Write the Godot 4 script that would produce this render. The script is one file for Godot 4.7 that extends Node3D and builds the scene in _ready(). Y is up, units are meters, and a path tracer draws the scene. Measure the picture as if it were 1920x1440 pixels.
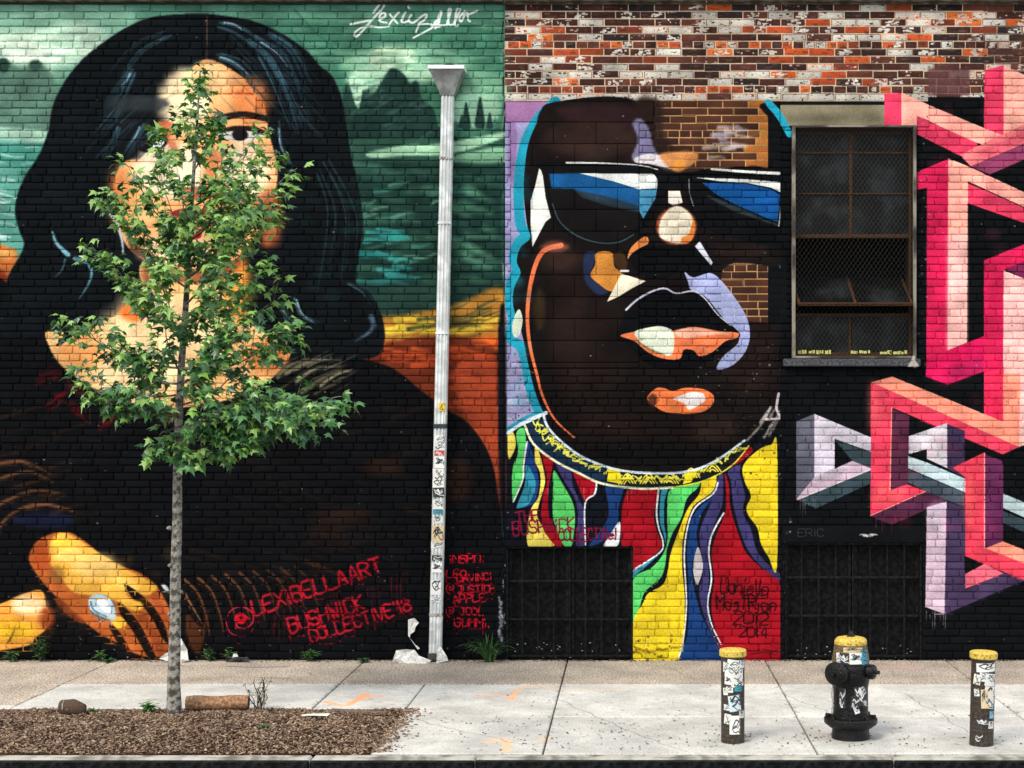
extends Node3D

# The wall stands in the plane z = 0; 200 mural units make one metre along it, the foot of the wall is at unit 1238.
const S := 200.0
const CW := 2048
const CH := 1290
const OX := 64
const OY := 40
const EYE := Vector3(1.115, 2.24, 14.0)

var cv: Image
var rng := RandomNumberGenerator.new()
var used := {}
var M := {}

func _ready():
	rng.seed = 4711
	# ---- camera
	var cam := Camera3D.new()
	cam.name = "camera"
	cam.position = EYE
	cam.near = 0.1
	cam.far = 900.0
	cam.projection = Camera3D.PROJECTION_FRUSTUM
	cam.keep_aspect = Camera3D.KEEP_HEIGHT
	cam.size = 0.1 * 1440.0 / 2800.0
	cam.frustum_offset = Vector2(-223.0, 70.0) / 2800.0 * 0.1
	add_child(cam)
	cam.current = true
	# ---- sky and light
	var sky_mat := ProceduralSkyMaterial.new()
	sky_mat.sky_top_color = Color(0.74, 0.77, 0.8)
	sky_mat.sky_horizon_color = Color(0.84, 0.85, 0.85)
	sky_mat.ground_horizon_color = Color(0.5, 0.5, 0.49)
	sky_mat.ground_bottom_color = Color(0.3, 0.3, 0.3)
	sky_mat.sky_curve = 0.2
	sky_mat.sun_angle_max = 1.0
	var sky := Sky.new()
	sky.sky_material = sky_mat
	var env := Environment.new()
	env.background_mode = Environment.BG_SKY
	env.sky = sky
	env.tonemap_mode = Environment.TONE_MAPPER_LINEAR
	env.tonemap_exposure = 2.65
	env.sdfgi_enabled = true
	env.ssao_enabled = true
	env.ssil_enabled = true
	var we := WorldEnvironment.new()
	we.name = "environment"
	we.environment = env
	add_child(we)
	var sun := DirectionalLight3D.new()
	sun.name = "sun"
	sun.light_energy = 0.4
	sun.light_color = Color(1.0, 0.96, 0.9)
	sun.light_angular_distance = 22.0
	sun.shadow_enabled = true
	add_child(sun)
	sun.look_at_from_position(Vector3(-5.0, 9.5, 6.5), Vector3.ZERO)
	# ---- setting, then things
	make_materials()
	for k in ["black_iron", "room", "soil", "rust"]: M[k].metallic_specular = 0.2
	lay_bricks()
	paint_wall()
	build_walls()
	build_ground()
	build_window()
	build_gates()
	build_drainpipe()
	build_tree()
	build_street_things()
	build_weeds_and_litter()

# ------------------------------------------------------------------ helpers
func wx(px: float) -> float: return (px - 960.0) / S
func wy(py: float) -> float: return (1238.0 - py) / S
func gz(row: float) -> float:            # distance from the wall of a strip of pavement, from its row in the picture
	return 14.0 - 14.0 * 448.0 / (row - 790.0)
func at(px: float, row: float, z: float) -> Vector3:
	var k := 14.0 / (14.0 - z) * S
	return Vector3(EYE.x + (px - 1183.0) / k, EYE.y + (790.0 - row) / k, z)
func on_ground(px: float, row: float) -> Vector3:
	var p := at(px, row, gz(row))
	p.y = 0.0
	return p
func rr(a: float, b: float) -> float: return rng.randf_range(a, b)
func c8(r: float, g: float, b: float, a := 1.0) -> Color: return Color(r / 255.0, g / 255.0, b / 255.0, a)

func numbered(n: String) -> String:
	if not used.has(n):
		used[n] = 0
		return n
	used[n] += 1
	return "%s_%03d" % [n, used[n]]

func thing(called: String, label: String, category: String, at_pos := Vector3.ZERO, group := "") -> Node3D:
	var o := Node3D.new()
	o.name = numbered(called)
	add_child(o)
	o.position = at_pos
	tag(o, label, category, group)
	return o

func tag(o: Node, label: String, category: String, group := ""):
	o.set_meta("label", label)
	o.set_meta("category", category)
	if group != "": o.set_meta("group", group)

func put(mesh: Mesh, called: String, m: Material, parent: Node = null) -> MeshInstance3D:
	var o := MeshInstance3D.new()
	o.mesh = mesh
	if m != null: o.material_override = m
	if parent == null:
		o.name = numbered(called)
		add_child(o)
	else:
		o.name = called
		parent.add_child(o, true)
	return o

func structure(mesh: Mesh, called: String, m: Material) -> MeshInstance3D:
	var o := put(mesh, called, m)
	o.set_meta("kind", "structure")
	return o

func std(col: Color, rough := 0.8, metal := 0.0) -> StandardMaterial3D:
	var m := StandardMaterial3D.new()
	m.albedo_color = col
	m.roughness = rough
	m.metallic = metal
	return m

func vcol(rough := 0.8) -> StandardMaterial3D:
	var m := std(Color.WHITE, rough)
	m.vertex_color_use_as_albedo = true
	return m

func noise_tex(freq: float, a: Color, b: Color, n := 256, seed_n := 1, lo := 0.3, hi := 0.7) -> NoiseTexture2D:
	var f := FastNoiseLite.new()
	f.seed = seed_n
	f.frequency = freq
	f.fractal_octaves = 4
	var t := NoiseTexture2D.new()
	t.width = n
	t.height = n
	t.seamless = true
	t.noise = f
	var g := Gradient.new()
	g.set_color(0, a)
	g.set_color(1, b)
	g.set_offset(0, lo)
	g.set_offset(1, hi)
	t.color_ramp = g
	return t

func grain(m: StandardMaterial3D, tex: Texture2D, scale: float, bump: Texture2D = null, depth := 0.3) -> StandardMaterial3D:
	m.uv1_triplanar = true
	m.uv1_world_triplanar = true
	m.uv1_scale = Vector3.ONE * scale
	m.albedo_texture = tex
	if bump != null:
		m.heightmap_enabled = true
		m.heightmap_texture = bump
		m.heightmap_scale = depth
	return m

# quads and boxes into a SurfaceTool (front faces clockwise)
func stq(st: SurfaceTool, a: Vector3, b: Vector3, c: Vector3, d: Vector3):
	for v in [a, b, c, a, c, d]: st.add_vertex(v)

func begin() -> SurfaceTool:
	var st := SurfaceTool.new()
	st.begin(Mesh.PRIMITIVE_TRIANGLES)
	st.set_smooth_group(-1)
	return st

func done(st: SurfaceTool) -> ArrayMesh:
	st.generate_normals()
	return st.commit()

# box from lo to hi with chamfered front (+z), side and top edges
func chamfer_box(lo: Vector3, hi: Vector3, b := 0.006) -> ArrayMesh:
	var st := begin()
	add_box(st, Transform3D.IDENTITY, lo, hi, b)
	return done(st)

func add_box(st: SurfaceTool, t: Transform3D, lo: Vector3, hi: Vector3, b := 0.0):
	# three sets of four points on each of the six faces, inset by b; edges and corners joined between them
	var cx := [lo.x, hi.x]
	var cy := [lo.y, hi.y]
	var cz := [lo.z, hi.z]
	var q := func(i: int, j: int, k: int, axis: int) -> Vector3:
		var v := Vector3(cx[i], cy[j], cz[k])
		if axis != 0: v.x += b if i == 0 else -b
		if axis != 1: v.y += b if j == 0 else -b
		if axis != 2: v.z += b if k == 0 else -b
		return t * v
	# faces
	stq(st, q.call(0, 1, 1, 2), q.call(1, 1, 1, 2), q.call(1, 0, 1, 2), q.call(0, 0, 1, 2))
	stq(st, q.call(1, 1, 0, 2), q.call(0, 1, 0, 2), q.call(0, 0, 0, 2), q.call(1, 0, 0, 2))
	stq(st, q.call(1, 1, 1, 0), q.call(1, 1, 0, 0), q.call(1, 0, 0, 0), q.call(1, 0, 1, 0))
	stq(st, q.call(0, 1, 0, 0), q.call(0, 1, 1, 0), q.call(0, 0, 1, 0), q.call(0, 0, 0, 0))
	stq(st, q.call(0, 1, 0, 1), q.call(1, 1, 0, 1), q.call(1, 1, 1, 1), q.call(0, 1, 1, 1))
	stq(st, q.call(0, 0, 1, 1), q.call(1, 0, 1, 1), q.call(1, 0, 0, 1), q.call(0, 0, 0, 1))
	if b <= 0.0: return
	# edges along x, y, z
	for j in 2:
		for k in 2:
			var e := [q.call(0, j, k, 1), q.call(1, j, k, 1), q.call(1, j, k, 2), q.call(0, j, k, 2)]
			if (j + k) % 2 == 0: stq(st, e[0], e[3], e[2], e[1]) if j == 0 else stq(st, e[0], e[1], e[2], e[3])
			else: stq(st, e[0], e[1], e[2], e[3]) if j == 0 else stq(st, e[0], e[3], e[2], e[1])
	for i in 2:
		for k in 2:
			var e := [q.call(i, 0, k, 0), q.call(i, 1, k, 0), q.call(i, 1, k, 2), q.call(i, 0, k, 2)]
			if (i + k) % 2 == 0: stq(st, e[0], e[1], e[2], e[3])
			else: stq(st, e[0], e[3], e[2], e[1])
	for i in 2:
		for j in 2:
			var e := [q.call(i, j, 0, 0), q.call(i, j, 1, 0), q.call(i, j, 1, 1), q.call(i, j, 0, 1)]
			if (i + j) % 2 == 0: stq(st, e[0], e[3], e[2], e[1])
			else: stq(st, e[0], e[1], e[2], e[3])
	for i in 2:
		for j in 2:
			for k in 2:
				for v in [q.call(i, j, k, 0), q.call(i, j, k, 1), q.call(i, j, k, 2)]: st.add_vertex(v)

# lathe round the y axis: profile of (radius, height); bent: xz ellipse
func lathe(profile: Array, n := 28, flat_sides := false) -> ArrayMesh:
	var st := SurfaceTool.new()
	st.begin(Mesh.PRIMITIVE_TRIANGLES)
	add_lathe(st, Transform3D.IDENTITY, profile, n, flat_sides)
	return done(st)

func add_lathe(st: SurfaceTool, t: Transform3D, profile: Array, n := 28, flat_sides := false):
	st.set_smooth_group(-1 if flat_sides else 0)
	for i in profile.size() - 1:
		var a: Vector2 = profile[i]
		var b: Vector2 = profile[i + 1]
		if not flat_sides: st.set_smooth_group(i + 1)
		for k in n:
			var u0 := TAU * k / n
			var u1 := TAU * (k + 1) / n
			var p0 := t * Vector3(a.x * cos(u0), a.y, a.x * sin(u0))
			var p1 := t * Vector3(a.x * cos(u1), a.y, a.x * sin(u1))
			var p2 := t * Vector3(b.x * cos(u1), b.y, b.x * sin(u1))
			var p3 := t * Vector3(b.x * cos(u0), b.y, b.x * sin(u0))
			if a.x < 0.0005: for v in [p0, p2, p3]: st.add_vertex(v)
			elif b.x < 0.0005: for v in [p0, p1, p3]: st.add_vertex(v)
			else: stq(st, p0, p1, p2, p3)

# tube along points with one radius per point
func add_tube(st: SurfaceTool, pts: Array, rad: Array, n := 6, cap := true):
	st.set_smooth_group(0)
	var rings := []
	var side := Vector3.ZERO
	for i in pts.size():
		var d: Vector3 = (pts[mini(i + 1, pts.size() - 1)] - pts[maxi(i - 1, 0)])
		d = d.normalized() if d.length() > 1e-6 else Vector3.UP
		if side == Vector3.ZERO:
			side = d.cross(Vector3(0.31, 0.17, 0.93)).normalized()
		side = (side - d * side.dot(d)).normalized()
		var up := d.cross(side)
		var ring := []
		for k in n:
			var u := TAU * k / n
			ring.append(pts[i] + (side * cos(u) + up * sin(u)) * rad[i])
		rings.append(ring)
	for i in rings.size() - 1:
		for k in n:
			var k2 := (k + 1) % n
			stq(st, rings[i][k], rings[i + 1][k], rings[i + 1][k2], rings[i][k2])
	if cap:
		st.set_smooth_group(-1)
		for e in [0, rings.size() - 1]:
			for k in range(1, n - 1):
				if e == 0: for v in [rings[e][0], rings[e][k], rings[e][k + 1]]: st.add_vertex(v)
				else: for v in [rings[e][0], rings[e][k + 1], rings[e][k]]: st.add_vertex(v)

func tube(pts: Array, rad: Array, n := 6) -> ArrayMesh:
	var st := SurfaceTool.new()
	st.begin(Mesh.PRIMITIVE_TRIANGLES)
	add_tube(st, pts, rad, n)
	return done(st)

func make_materials():
	M.black_iron = grain(std(c8(30, 31, 33), 0.55), noise_tex(0.02, c8(150, 150, 150), c8(255, 255, 255), 256, 3), 3.0, noise_tex(0.05, Color.BLACK, Color.WHITE, 256, 4), 0.15)
	M.steel = grain(std(c8(165, 163, 158), 0.5, 0.3), noise_tex(0.02, c8(130, 110, 90), c8(255, 255, 255), 256, 5, 0.25, 0.55), 2.5)
	M.rust = grain(std(c8(84, 62, 46), 0.9), noise_tex(0.06, c8(130, 120, 110), c8(255, 255, 255), 256, 6), 4.0)
	M.zinc = grain(std(c8(226, 229, 229), 0.4, 0.0), noise_tex(0.012, c8(205, 207, 207), c8(255, 255, 255), 256, 7), 1.5)
	M.dark_glass = std(c8(22, 25, 28), 0.12)
	M.room = std(c8(14, 14, 15), 0.95)
	M.concrete = grain(std(c8(186, 184, 178), 0.95), noise_tex(0.03, c8(205, 200, 192), c8(255, 255, 255), 256, 8), 1.3, noise_tex(0.12, Color.BLACK, Color.WHITE, 256, 9), 0.2)
	M.kerb = grain(std(c8(168, 164, 156), 0.95), noise_tex(0.015, c8(150, 146, 140), c8(255, 255, 255), 256, 10), 1.0, noise_tex(0.12, Color.BLACK, Color.WHITE, 256, 11), 0.1)
	M.asphalt = grain(std(c8(70, 70, 72), 0.95), noise_tex(0.2, c8(150, 150, 150), c8(255, 255, 255), 256, 12), 2.0)
	M.soil = grain(std(c8(74, 54, 40), 1.0), noise_tex(0.1, c8(120, 110, 100), c8(255, 255, 255), 256, 13), 2.0)
	M.wood = grain(std(c8(168, 130, 98), 0.9), noise_tex(0.02, c8(160, 145, 130), c8(255, 255, 255), 256, 14), 5.0)
	M.dark_wood = grain(std(c8(104, 82, 64), 0.95), noise_tex(0.08, c8(100, 92, 86), c8(255, 255, 255), 256, 15), 7.0)
	M.bark = grain(std(c8(150, 146, 138), 0.95), noise_tex(0.02, c8(120, 116, 108), c8(255, 255, 255), 256, 16, 0.36, 0.56), 3.0, noise_tex(0.08, Color.BLACK, Color.WHITE, 256, 17), 0.5)
	M.paper = grain(std(c8(224, 224, 222), 0.85), noise_tex(0.04, c8(215, 213, 208), c8(255, 255, 255), 256, 18), 3.0)
	M.yellow = grain(std(c8(206, 178, 76), 0.6), noise_tex(0.03, c8(120, 96, 40), c8(255, 255, 255), 256, 19, 0.2, 0.42), 5.0)
	M.post = grain(std(c8(66, 55, 44), 0.6), noise_tex(0.03, c8(120, 110, 100), c8(255, 255, 255), 256, 20), 5.0)
	M.ledge = grain(std(c8(122, 116, 102), 0.9), noise_tex(0.02, c8(150, 140, 125), c8(255, 255, 255), 256, 21), 1.2)

# ------------------------------------------------------------------ paint on the wall
func smoothed(p: PackedVector2Array, closed: bool, n := 5) -> PackedVector2Array:
	var out := PackedVector2Array()
	var m := p.size()
	for i in (m if closed else m - 1):
		var p0 := p[(i - 1 + m) % m] if closed or i > 0 else p[0]
		var p1 := p[i]
		var p2 := p[(i + 1) % m]
		var p3 := p[(i + 2) % m] if closed or i + 2 < m else p[m - 1]
		for k in n:
			out.append(p1.cubic_interpolate(p2, p0, p3, float(k) / n))
	if not closed: out.append(p[m - 1])
	return out

func pts(flat: Array) -> PackedVector2Array:
	var p := PackedVector2Array()
	for i in range(0, flat.size(), 2): p.append(Vector2(flat[i], flat[i + 1]))
	return p

func span_fill(t: Image, poly: PackedVector2Array, org: Vector2, ss: float, col: Color):
	var m := poly.size()
	var q := PackedVector2Array()
	var lo := 1e9
	var hi := -1e9
	for v in poly:
		var w := (v - org) * ss
		q.append(w)
		lo = minf(lo, w.y)
		hi = maxf(hi, w.y)
	var tw := t.get_width()
	for y in range(maxi(0, int(ceil(lo - 0.5))), mini(t.get_height(), int(ceil(hi - 0.5)))):
		var yy := y + 0.5
		var xs := []
		for i in m:
			var a := q[i]
			var b := q[(i + 1) % m]
			if (a.y <= yy) != (b.y <= yy):
				xs.append(a.x + (yy - a.y) / (b.y - a.y) * (b.x - a.x))
		xs.sort()
		for i in range(0, xs.size() - 1, 2):
			var x0 := maxi(0, int(round(xs[i])))
			var x1 := mini(tw, int(round(xs[i + 1])))
			if x1 > x0: t.fill_rect(Rect2i(x0, y, x1 - x0, 1), col)

# brings the polygons onto the target as one layer; soft = 0 is a clean edge, each step doubles the width of the spray edge
func lay(dst: Image, polys: Array, col: Color, soft: int):
	var lo := Vector2(1e9, 1e9)
	var hi := -lo
	for p in polys:
		for v in p:
			lo = lo.min(v)
			hi = hi.max(v)
	var pad := 3 + (2 << soft) * 2
	var step := 1 << soft
	lo = (lo - Vector2(pad, pad)).floor().max(Vector2(-pad, -pad))
	hi = (hi + Vector2(pad, pad)).ceil().min(Vector2(dst.get_width() + pad, dst.get_height() + pad))
	var w := int(ceil((hi.x - lo.x) / step)) * step
	var h := int(ceil((hi.y - lo.y) / step)) * step
	if w <= 0 or h <= 0: return
	var ss := 2 if soft == 0 else 1
	var t := Image.create_empty(w * ss, h * ss, false, Image.FORMAT_RGBA8)
	t.fill(Color(col, 0.0))
	for p in polys: span_fill(t, p, lo, ss, col)
	if ss == 2: t.shrink_x2()
	else:
		for i in soft: t.shrink_x2()
		t.resize(w, h, Image.INTERPOLATE_CUBIC if soft > 1 else Image.INTERPOLATE_BILINEAR)
	dst.blend_rect(t, Rect2i(0, 0, w, h), Vector2i(lo))

func P(flat: Array, col: Color, soft := 0, round_it := true):
	var p := pts(flat)
	for i in p.size(): p[i] += Vector2(OX, OY)
	lay(cv, [smoothed(p, true) if round_it else p], col, soft)

func Q(flat: Array, col: Color, soft := 0): P(flat, col, soft, false)

func E(x: float, y: float, rx: float, ry: float, col: Color, soft := 2, turn := 0.0):
	var p := PackedVector2Array()
	for k in 24:
		p.append(Vector2(x + OX, y + OY) + Vector2(cos(TAU * k / 24) * rx, sin(TAU * k / 24) * ry).rotated(turn))
	lay(cv, [p], col, soft)

func ribbon(p: PackedVector2Array, w0: float, w1: float) -> Array:
	var polys := []
	var n := p.size()
	for i in n:
		var f := float(i) / maxf(1.0, n - 1)
		var w := lerpf(w0, w1, f) * 0.5
		var dot := PackedVector2Array()
		for k in 8: dot.append(p[i] + Vector2(cos(TAU * k / 8), sin(TAU * k / 8)) * w)
		polys.append(dot)
		if i + 1 < n:
			var d := (p[i + 1] - p[i]).normalized().orthogonal()
			var w2 := lerpf(w0, w1, float(i + 1) / (n - 1)) * 0.5
			polys.append(PackedVector2Array([p[i] + d * w, p[i + 1] + d * w2, p[i + 1] - d * w2, p[i] - d * w]))
	return polys

func L(flat: Array, w: float, col: Color, soft := 0, w_end := -1.0, round_it := true):
	var p := pts(flat)
	for i in p.size(): p[i] += Vector2(OX, OY)
	if round_it and p.size() > 2: p = smoothed(p, false)
	lay(cv, ribbon(p, w, w if w_end < 0.0 else w_end), col, soft)

const GLYPH := {
	"A": "06 20 46|14 34",
	"B": "00 06 36 45 44 33 03|00 30 41 42 33",
	"C": "41 30 10 01 05 16 36 45",
	"D": "00 06 26 45 41 20 00",
	"E": "40 00 06 46|03 33",
	"F": "40 00 06|03 33",
	"G": "41 30 10 01 05 16 36 45 43 23",
	"H": "00 06|40 46|03 43",
	"I": "20 26",
	"J": "10 40|30 35 26 16 05",
	"K": "00 06|40 03 46",
	"L": "00 06 46",
	"M": "06 00 23 40 46",
	"N": "06 00 46 40",
	"O": "20 01 05 26 45 41 20",
	"P": "06 00 30 41 42 33 03",
	"R": "06 00 30 41 42 33 03|23 46",
	"S": "41 30 10 01 02 13 33 44 45 36 16 05",
	"T": "00 40|20 26",
	"U": "00 05 16 36 45 40",
	"V": "00 26 40",
	"W": "00 16 22 36 40",
	"X": "00 46|40 06",
	"Y": "00 23 40|23 26",
	"0": "20 01 05 26 45 41 20",
	"1": "11 20 26",
	"2": "01 10 30 41 42 06 46",
	"4": "36 30 04 44",
	"8": "20 01 12 33 44 45 26 05 04 13 32 41 20",
	"!": "20 24|25 26",
	"'": "20 21",
	".": "25 26",
	":": "21 22|25 26",
	"d": "40 46|44 23 04 05 16 36 45",
	"a": "43 46|44 23 04 05 16 36 45",
	"n": "03 06|04 13 33 44 46",
	"i": "23 26|20 21",
	"e": "04 44 33 13 04 05 16 45",
	"l": "20 25 36",
	"s": "43 13 04 34 45 06",
	"t": "20 25 36|03 43",
	"r": "03 06|04 13 33",
	"o": "13 04 05 16 36 45 44 33 13",
	"u": "03 05 16 36 45|43 46",
	"c": "43 13 04 05 16 46",
}

func T(text: String, x: float, y: float, h: float, deg: float, w: float, col: Color, adv := 0.8, rough := 0.06, soft := 0):
	var turn := deg_to_rad(deg)
	var pen := 0.0
	var polys := []
	for ch in text:
		if ch == " ":
			pen += h * adv * 0.7
			continue
		for part in (GLYPH.get(ch, "") as String).replace(" ", "").split("|"):
			var p := PackedVector2Array()
			for i in range(0, part.length() - 1, 2):
				var g := Vector2((int(part[i]) / 4.0 * 0.78 - (0.25 if ch in "Ii!'.:l1" else 0.0)) * h * adv + pen, int(part[i + 1]) / 6.0 * h - h)
				g += Vector2(rr(-rough, rough), rr(-rough, rough)) * h
				p.append(Vector2(x + OX, y + OY) + g.rotated(turn))
			if p.size() > 2: p = smoothed(p, false, 4)
			if p.size() > 1: polys.append_array(ribbon(p, w * rr(0.85, 1.2), w * rr(0.8, 1.1)))
		pen += h * adv * (0.5 if ch in "Ii!'.:l1" else 1.0)
	lay(cv, polys, col, soft)

# a lock of fine parallel streaks along a curve of three points
func hair(h: Array, n: int, spread: float):
	for i in n:
		var o := rr(-spread, spread)
		var f := rr(0.5, 1.2)
		var u := rr(0.0, 0.25)
		var d := Vector2(h[5] - h[1], h[0] - h[4]).normalized() * o
		L([lerpf(h[0], h[2], u) + d.x * 0.6, lerpf(h[1], h[3], u) + d.y * 0.6, h[2] + d.x, h[3] + d.y, lerpf(h[2], h[4], f) + d.x * 1.3, lerpf(h[3], h[5], f) + d.y * 1.3], rr(1.4, 4.5), c8(74, 116, 134, 0.6).lerp(c8(36, 54, 64, 0.7), rng.randf()), 1, 0.8)

# loose brush strokes in a box
func brush(n: int, x0: float, y0: float, x1: float, y1: float, length: float, w: float, slope: float, a: Color, b: Color, soft := 1):
	for i in n:
		var x := rr(x0, x1)
		var y := rr(y0, y1)
		var l := length * rr(0.5, 1.3)
		var col := a.lerp(b, rng.randf())
		L([x - l * 0.5, y - l * slope * 0.5 + rr(-3, 3), x, y + rr(-3, 3), x + l * 0.5, y + l * slope * 0.5 + rr(-3, 3)], w * rr(0.5, 1.4), col, soft, w * 0.3)

func paint_wall():
	cv = Image.create_empty(CW, CH, false, Image.FORMAT_RGBA8)
	cv.fill(c8(15, 18, 21))
	paint_raw_brick()
	paint_landscape()
	paint_woman()
	paint_man()
	paint_bars()
	paint_writing()
	weather()
	M.wall = StandardMaterial3D.new()
	M.wall.albedo_texture = ImageTexture.create_from_image(cv)
	M.wall.texture_repeat = false
	M.wall.vertex_color_use_as_albedo = true
	M.wall.roughness = 0.9
	M.wall.metallic_specular = 0.15
	var f := FastNoiseLite.new()
	f.seed = 77
	f.frequency = 0.11
	f.fractal_octaves = 4
	var bump := f.get_image(1024, 645)
	M.wall.heightmap_enabled = true
	M.wall.heightmap_texture = ImageTexture.create_from_image(bump)
	M.wall.heightmap_scale = 0.35

# age: uneven coats and fine grime, per texel
func weather():
	var f := FastNoiseLite.new()
	f.seed = 5
	f.frequency = 0.22
	f.fractal_octaves = 3
	var fine := f.get_image(CW, CH).get_data()
	f.seed = 6
	f.frequency = 0.012
	var wide := f.get_image(CW, CH).get_data()
	var d := cv.get_data()
	for i in CW * CH:
		var k := 1.0 + (fine[i] - 128) * 0.0010 + (wide[i] - 128) * 0.0013
		var j := i * 4
		d[j] = clampi(int(d[j] * k), 0, 255)
		d[j + 1] = clampi(int(d[j + 1] * k), 0, 255)
		d[j + 2] = clampi(int(d[j + 2] * k), 0, 255)
	cv = Image.create_from_data(CW, CH, false, Image.FORMAT_RGBA8, d)
	# chips that lost their paint, and drips
	for i in 900:
		var x := rng.randi_range(0, CW)
		var y := rng.randi_range(0, CH)
		cv.fill_rect(Rect2i(x, y, rng.randi_range(1, 3), rng.randi_range(1, 2)), [c8(30, 28, 28), c8(150, 140, 130), c8(20, 22, 24), c8(190, 188, 180)][rng.randi_range(0, 3)].lerp(cv.get_pixel(mini(x, CW - 1), mini(y, CH - 1)), 0.4))

func paint_raw_brick():
	cv.fill_rect(Rect2i(945 + OX, 0, CW, 190 + OY), c8(190, 172, 146))
	var dark := [c8(70, 42, 38), c8(84, 50, 43), c8(58, 40, 38), c8(46, 38, 38), c8(98, 56, 46), c8(78, 48, 44), c8(64, 38, 34)]
	var red := [c8(148, 66, 40), c8(196, 88, 44), c8(172, 74, 42), c8(206, 106, 56), c8(122, 56, 42)]
	var white := c8(208, 202, 192)
	var f := FastNoiseLite.new()
	f.seed = 21
	f.frequency = 0.012
	f.fractal_octaves = 3
	for b in bricks:
		if b.wall != 1 or b.kind != 0: continue
		var r: Rect2 = b.r
		var cx := r.get_center()
		var upper: bool = cx.y < 190.0
		var head: bool = cx.x > 1215.0 and cx.x < 1480.0 and cx.y < 335.0
		var cheek: bool = cx.x > 1340.0 and cx.x < 1480.0 and cx.y > 485.0 and cx.y < 605.0
		if not (upper or head or cheek): continue
		var box := Rect2i(int(r.position.x) + OX, int(r.position.y) + OY, int(ceil(r.size.x)), int(ceil(r.size.y)))
		var rowk: int = b.row
		if not upper:
			cv.fill_rect(box.grow(1), c8(178, 140, 92))
			var warm: bool = head and cx.x > 1408.0
			cv.fill_rect(box, ([c8(178, 112, 54), c8(160, 96, 48), c8(120, 76, 46)] if warm else [c8(66, 42, 34), c8(58, 38, 32), c8(76, 46, 36), c8(50, 36, 32)])[rng.randi_range(0, 2)])
			continue
		var col: Color = dark[rng.randi_range(0, 6)]
		var redness := 0.3 if rowk in [3, 4, 5, 6, 7] else 0.14
		if rng.randf() < redness: col = red[rng.randi_range(0, 4)]
		cv.fill_rect(box, col)
		# tonal flecks of the clay
		for i in 5:
			var w := rng.randi_range(3, 12)
			cv.fill_rect(Rect2i(box.position.x + rng.randi_range(0, maxi(1, box.size.x - w)), box.position.y + rng.randi_range(0, 9), mini(w, box.size.x), rng.randi_range(1, 4)), col.lerp(dark[rng.randi_range(0, 6)].lightened(rng.randf() * 0.18), 0.6))
		# remains of old white lettering
		var p := [0.08, 0.58, 0.64, 0.5, 0.52, 0.3, 0.3, 0.08, 0.52, 0.58, 0.5, 0.2, 0.96][clampi(rowk, 0, 12)] as float
		if f.get_noise_2d(cx.x * 1.3, cx.y * 4.0) + rng.randf() * 0.9 - 0.45 < (p - 0.5) * 1.1:
			if rng.randf() < 0.5 or rowk == 12: 
				cv.fill_rect(box.grow_individual(-1, -1, -1, 0), white.darkened(rng.randf() * 0.14))
				for i in 4: cv.fill_rect(Rect2i(box.position.x + rng.randi_range(0, maxi(1, box.size.x - 6)), box.position.y + rng.randi_range(0, 10), rng.randi_range(1, 6), rng.randi_range(1, 3)), col)
			else:
				var x0 := r.position.x + rr(0, r.size.x * 0.5)
				var x1 := x0 + rr(0.35, 0.6) * r.size.x
				for k in 14:       # ragged patch, brushed at a slant
					var u := rng.randf()
					var yy := rng.randi_range(0, 10)
					cv.fill_rect(Rect2i(int(lerpf(x0, x1, u)) + OX - yy / 2, box.position.y + yy, rng.randi_range(3, 9), rng.randi_range(1, 4)), white.darkened(rng.randf() * 0.16))
			for i in 5: cv.fill_rect(Rect2i(box.position.x + rng.randi_range(0, box.size.x), box.position.y + rng.randi_range(0, 11), rng.randi_range(1, 4), 1), col.lightened(0.1))
		elif rng.randf() < 0.3:
			for i in rng.randi_range(2, 6): cv.fill_rect(Rect2i(box.position.x + rng.randi_range(0, box.size.x), box.position.y + rng.randi_range(0, 10), rng.randi_range(1, 6), rng.randi_range(1, 3)), c8(178, 132, 116).lerp(white, rng.randf()))

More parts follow.
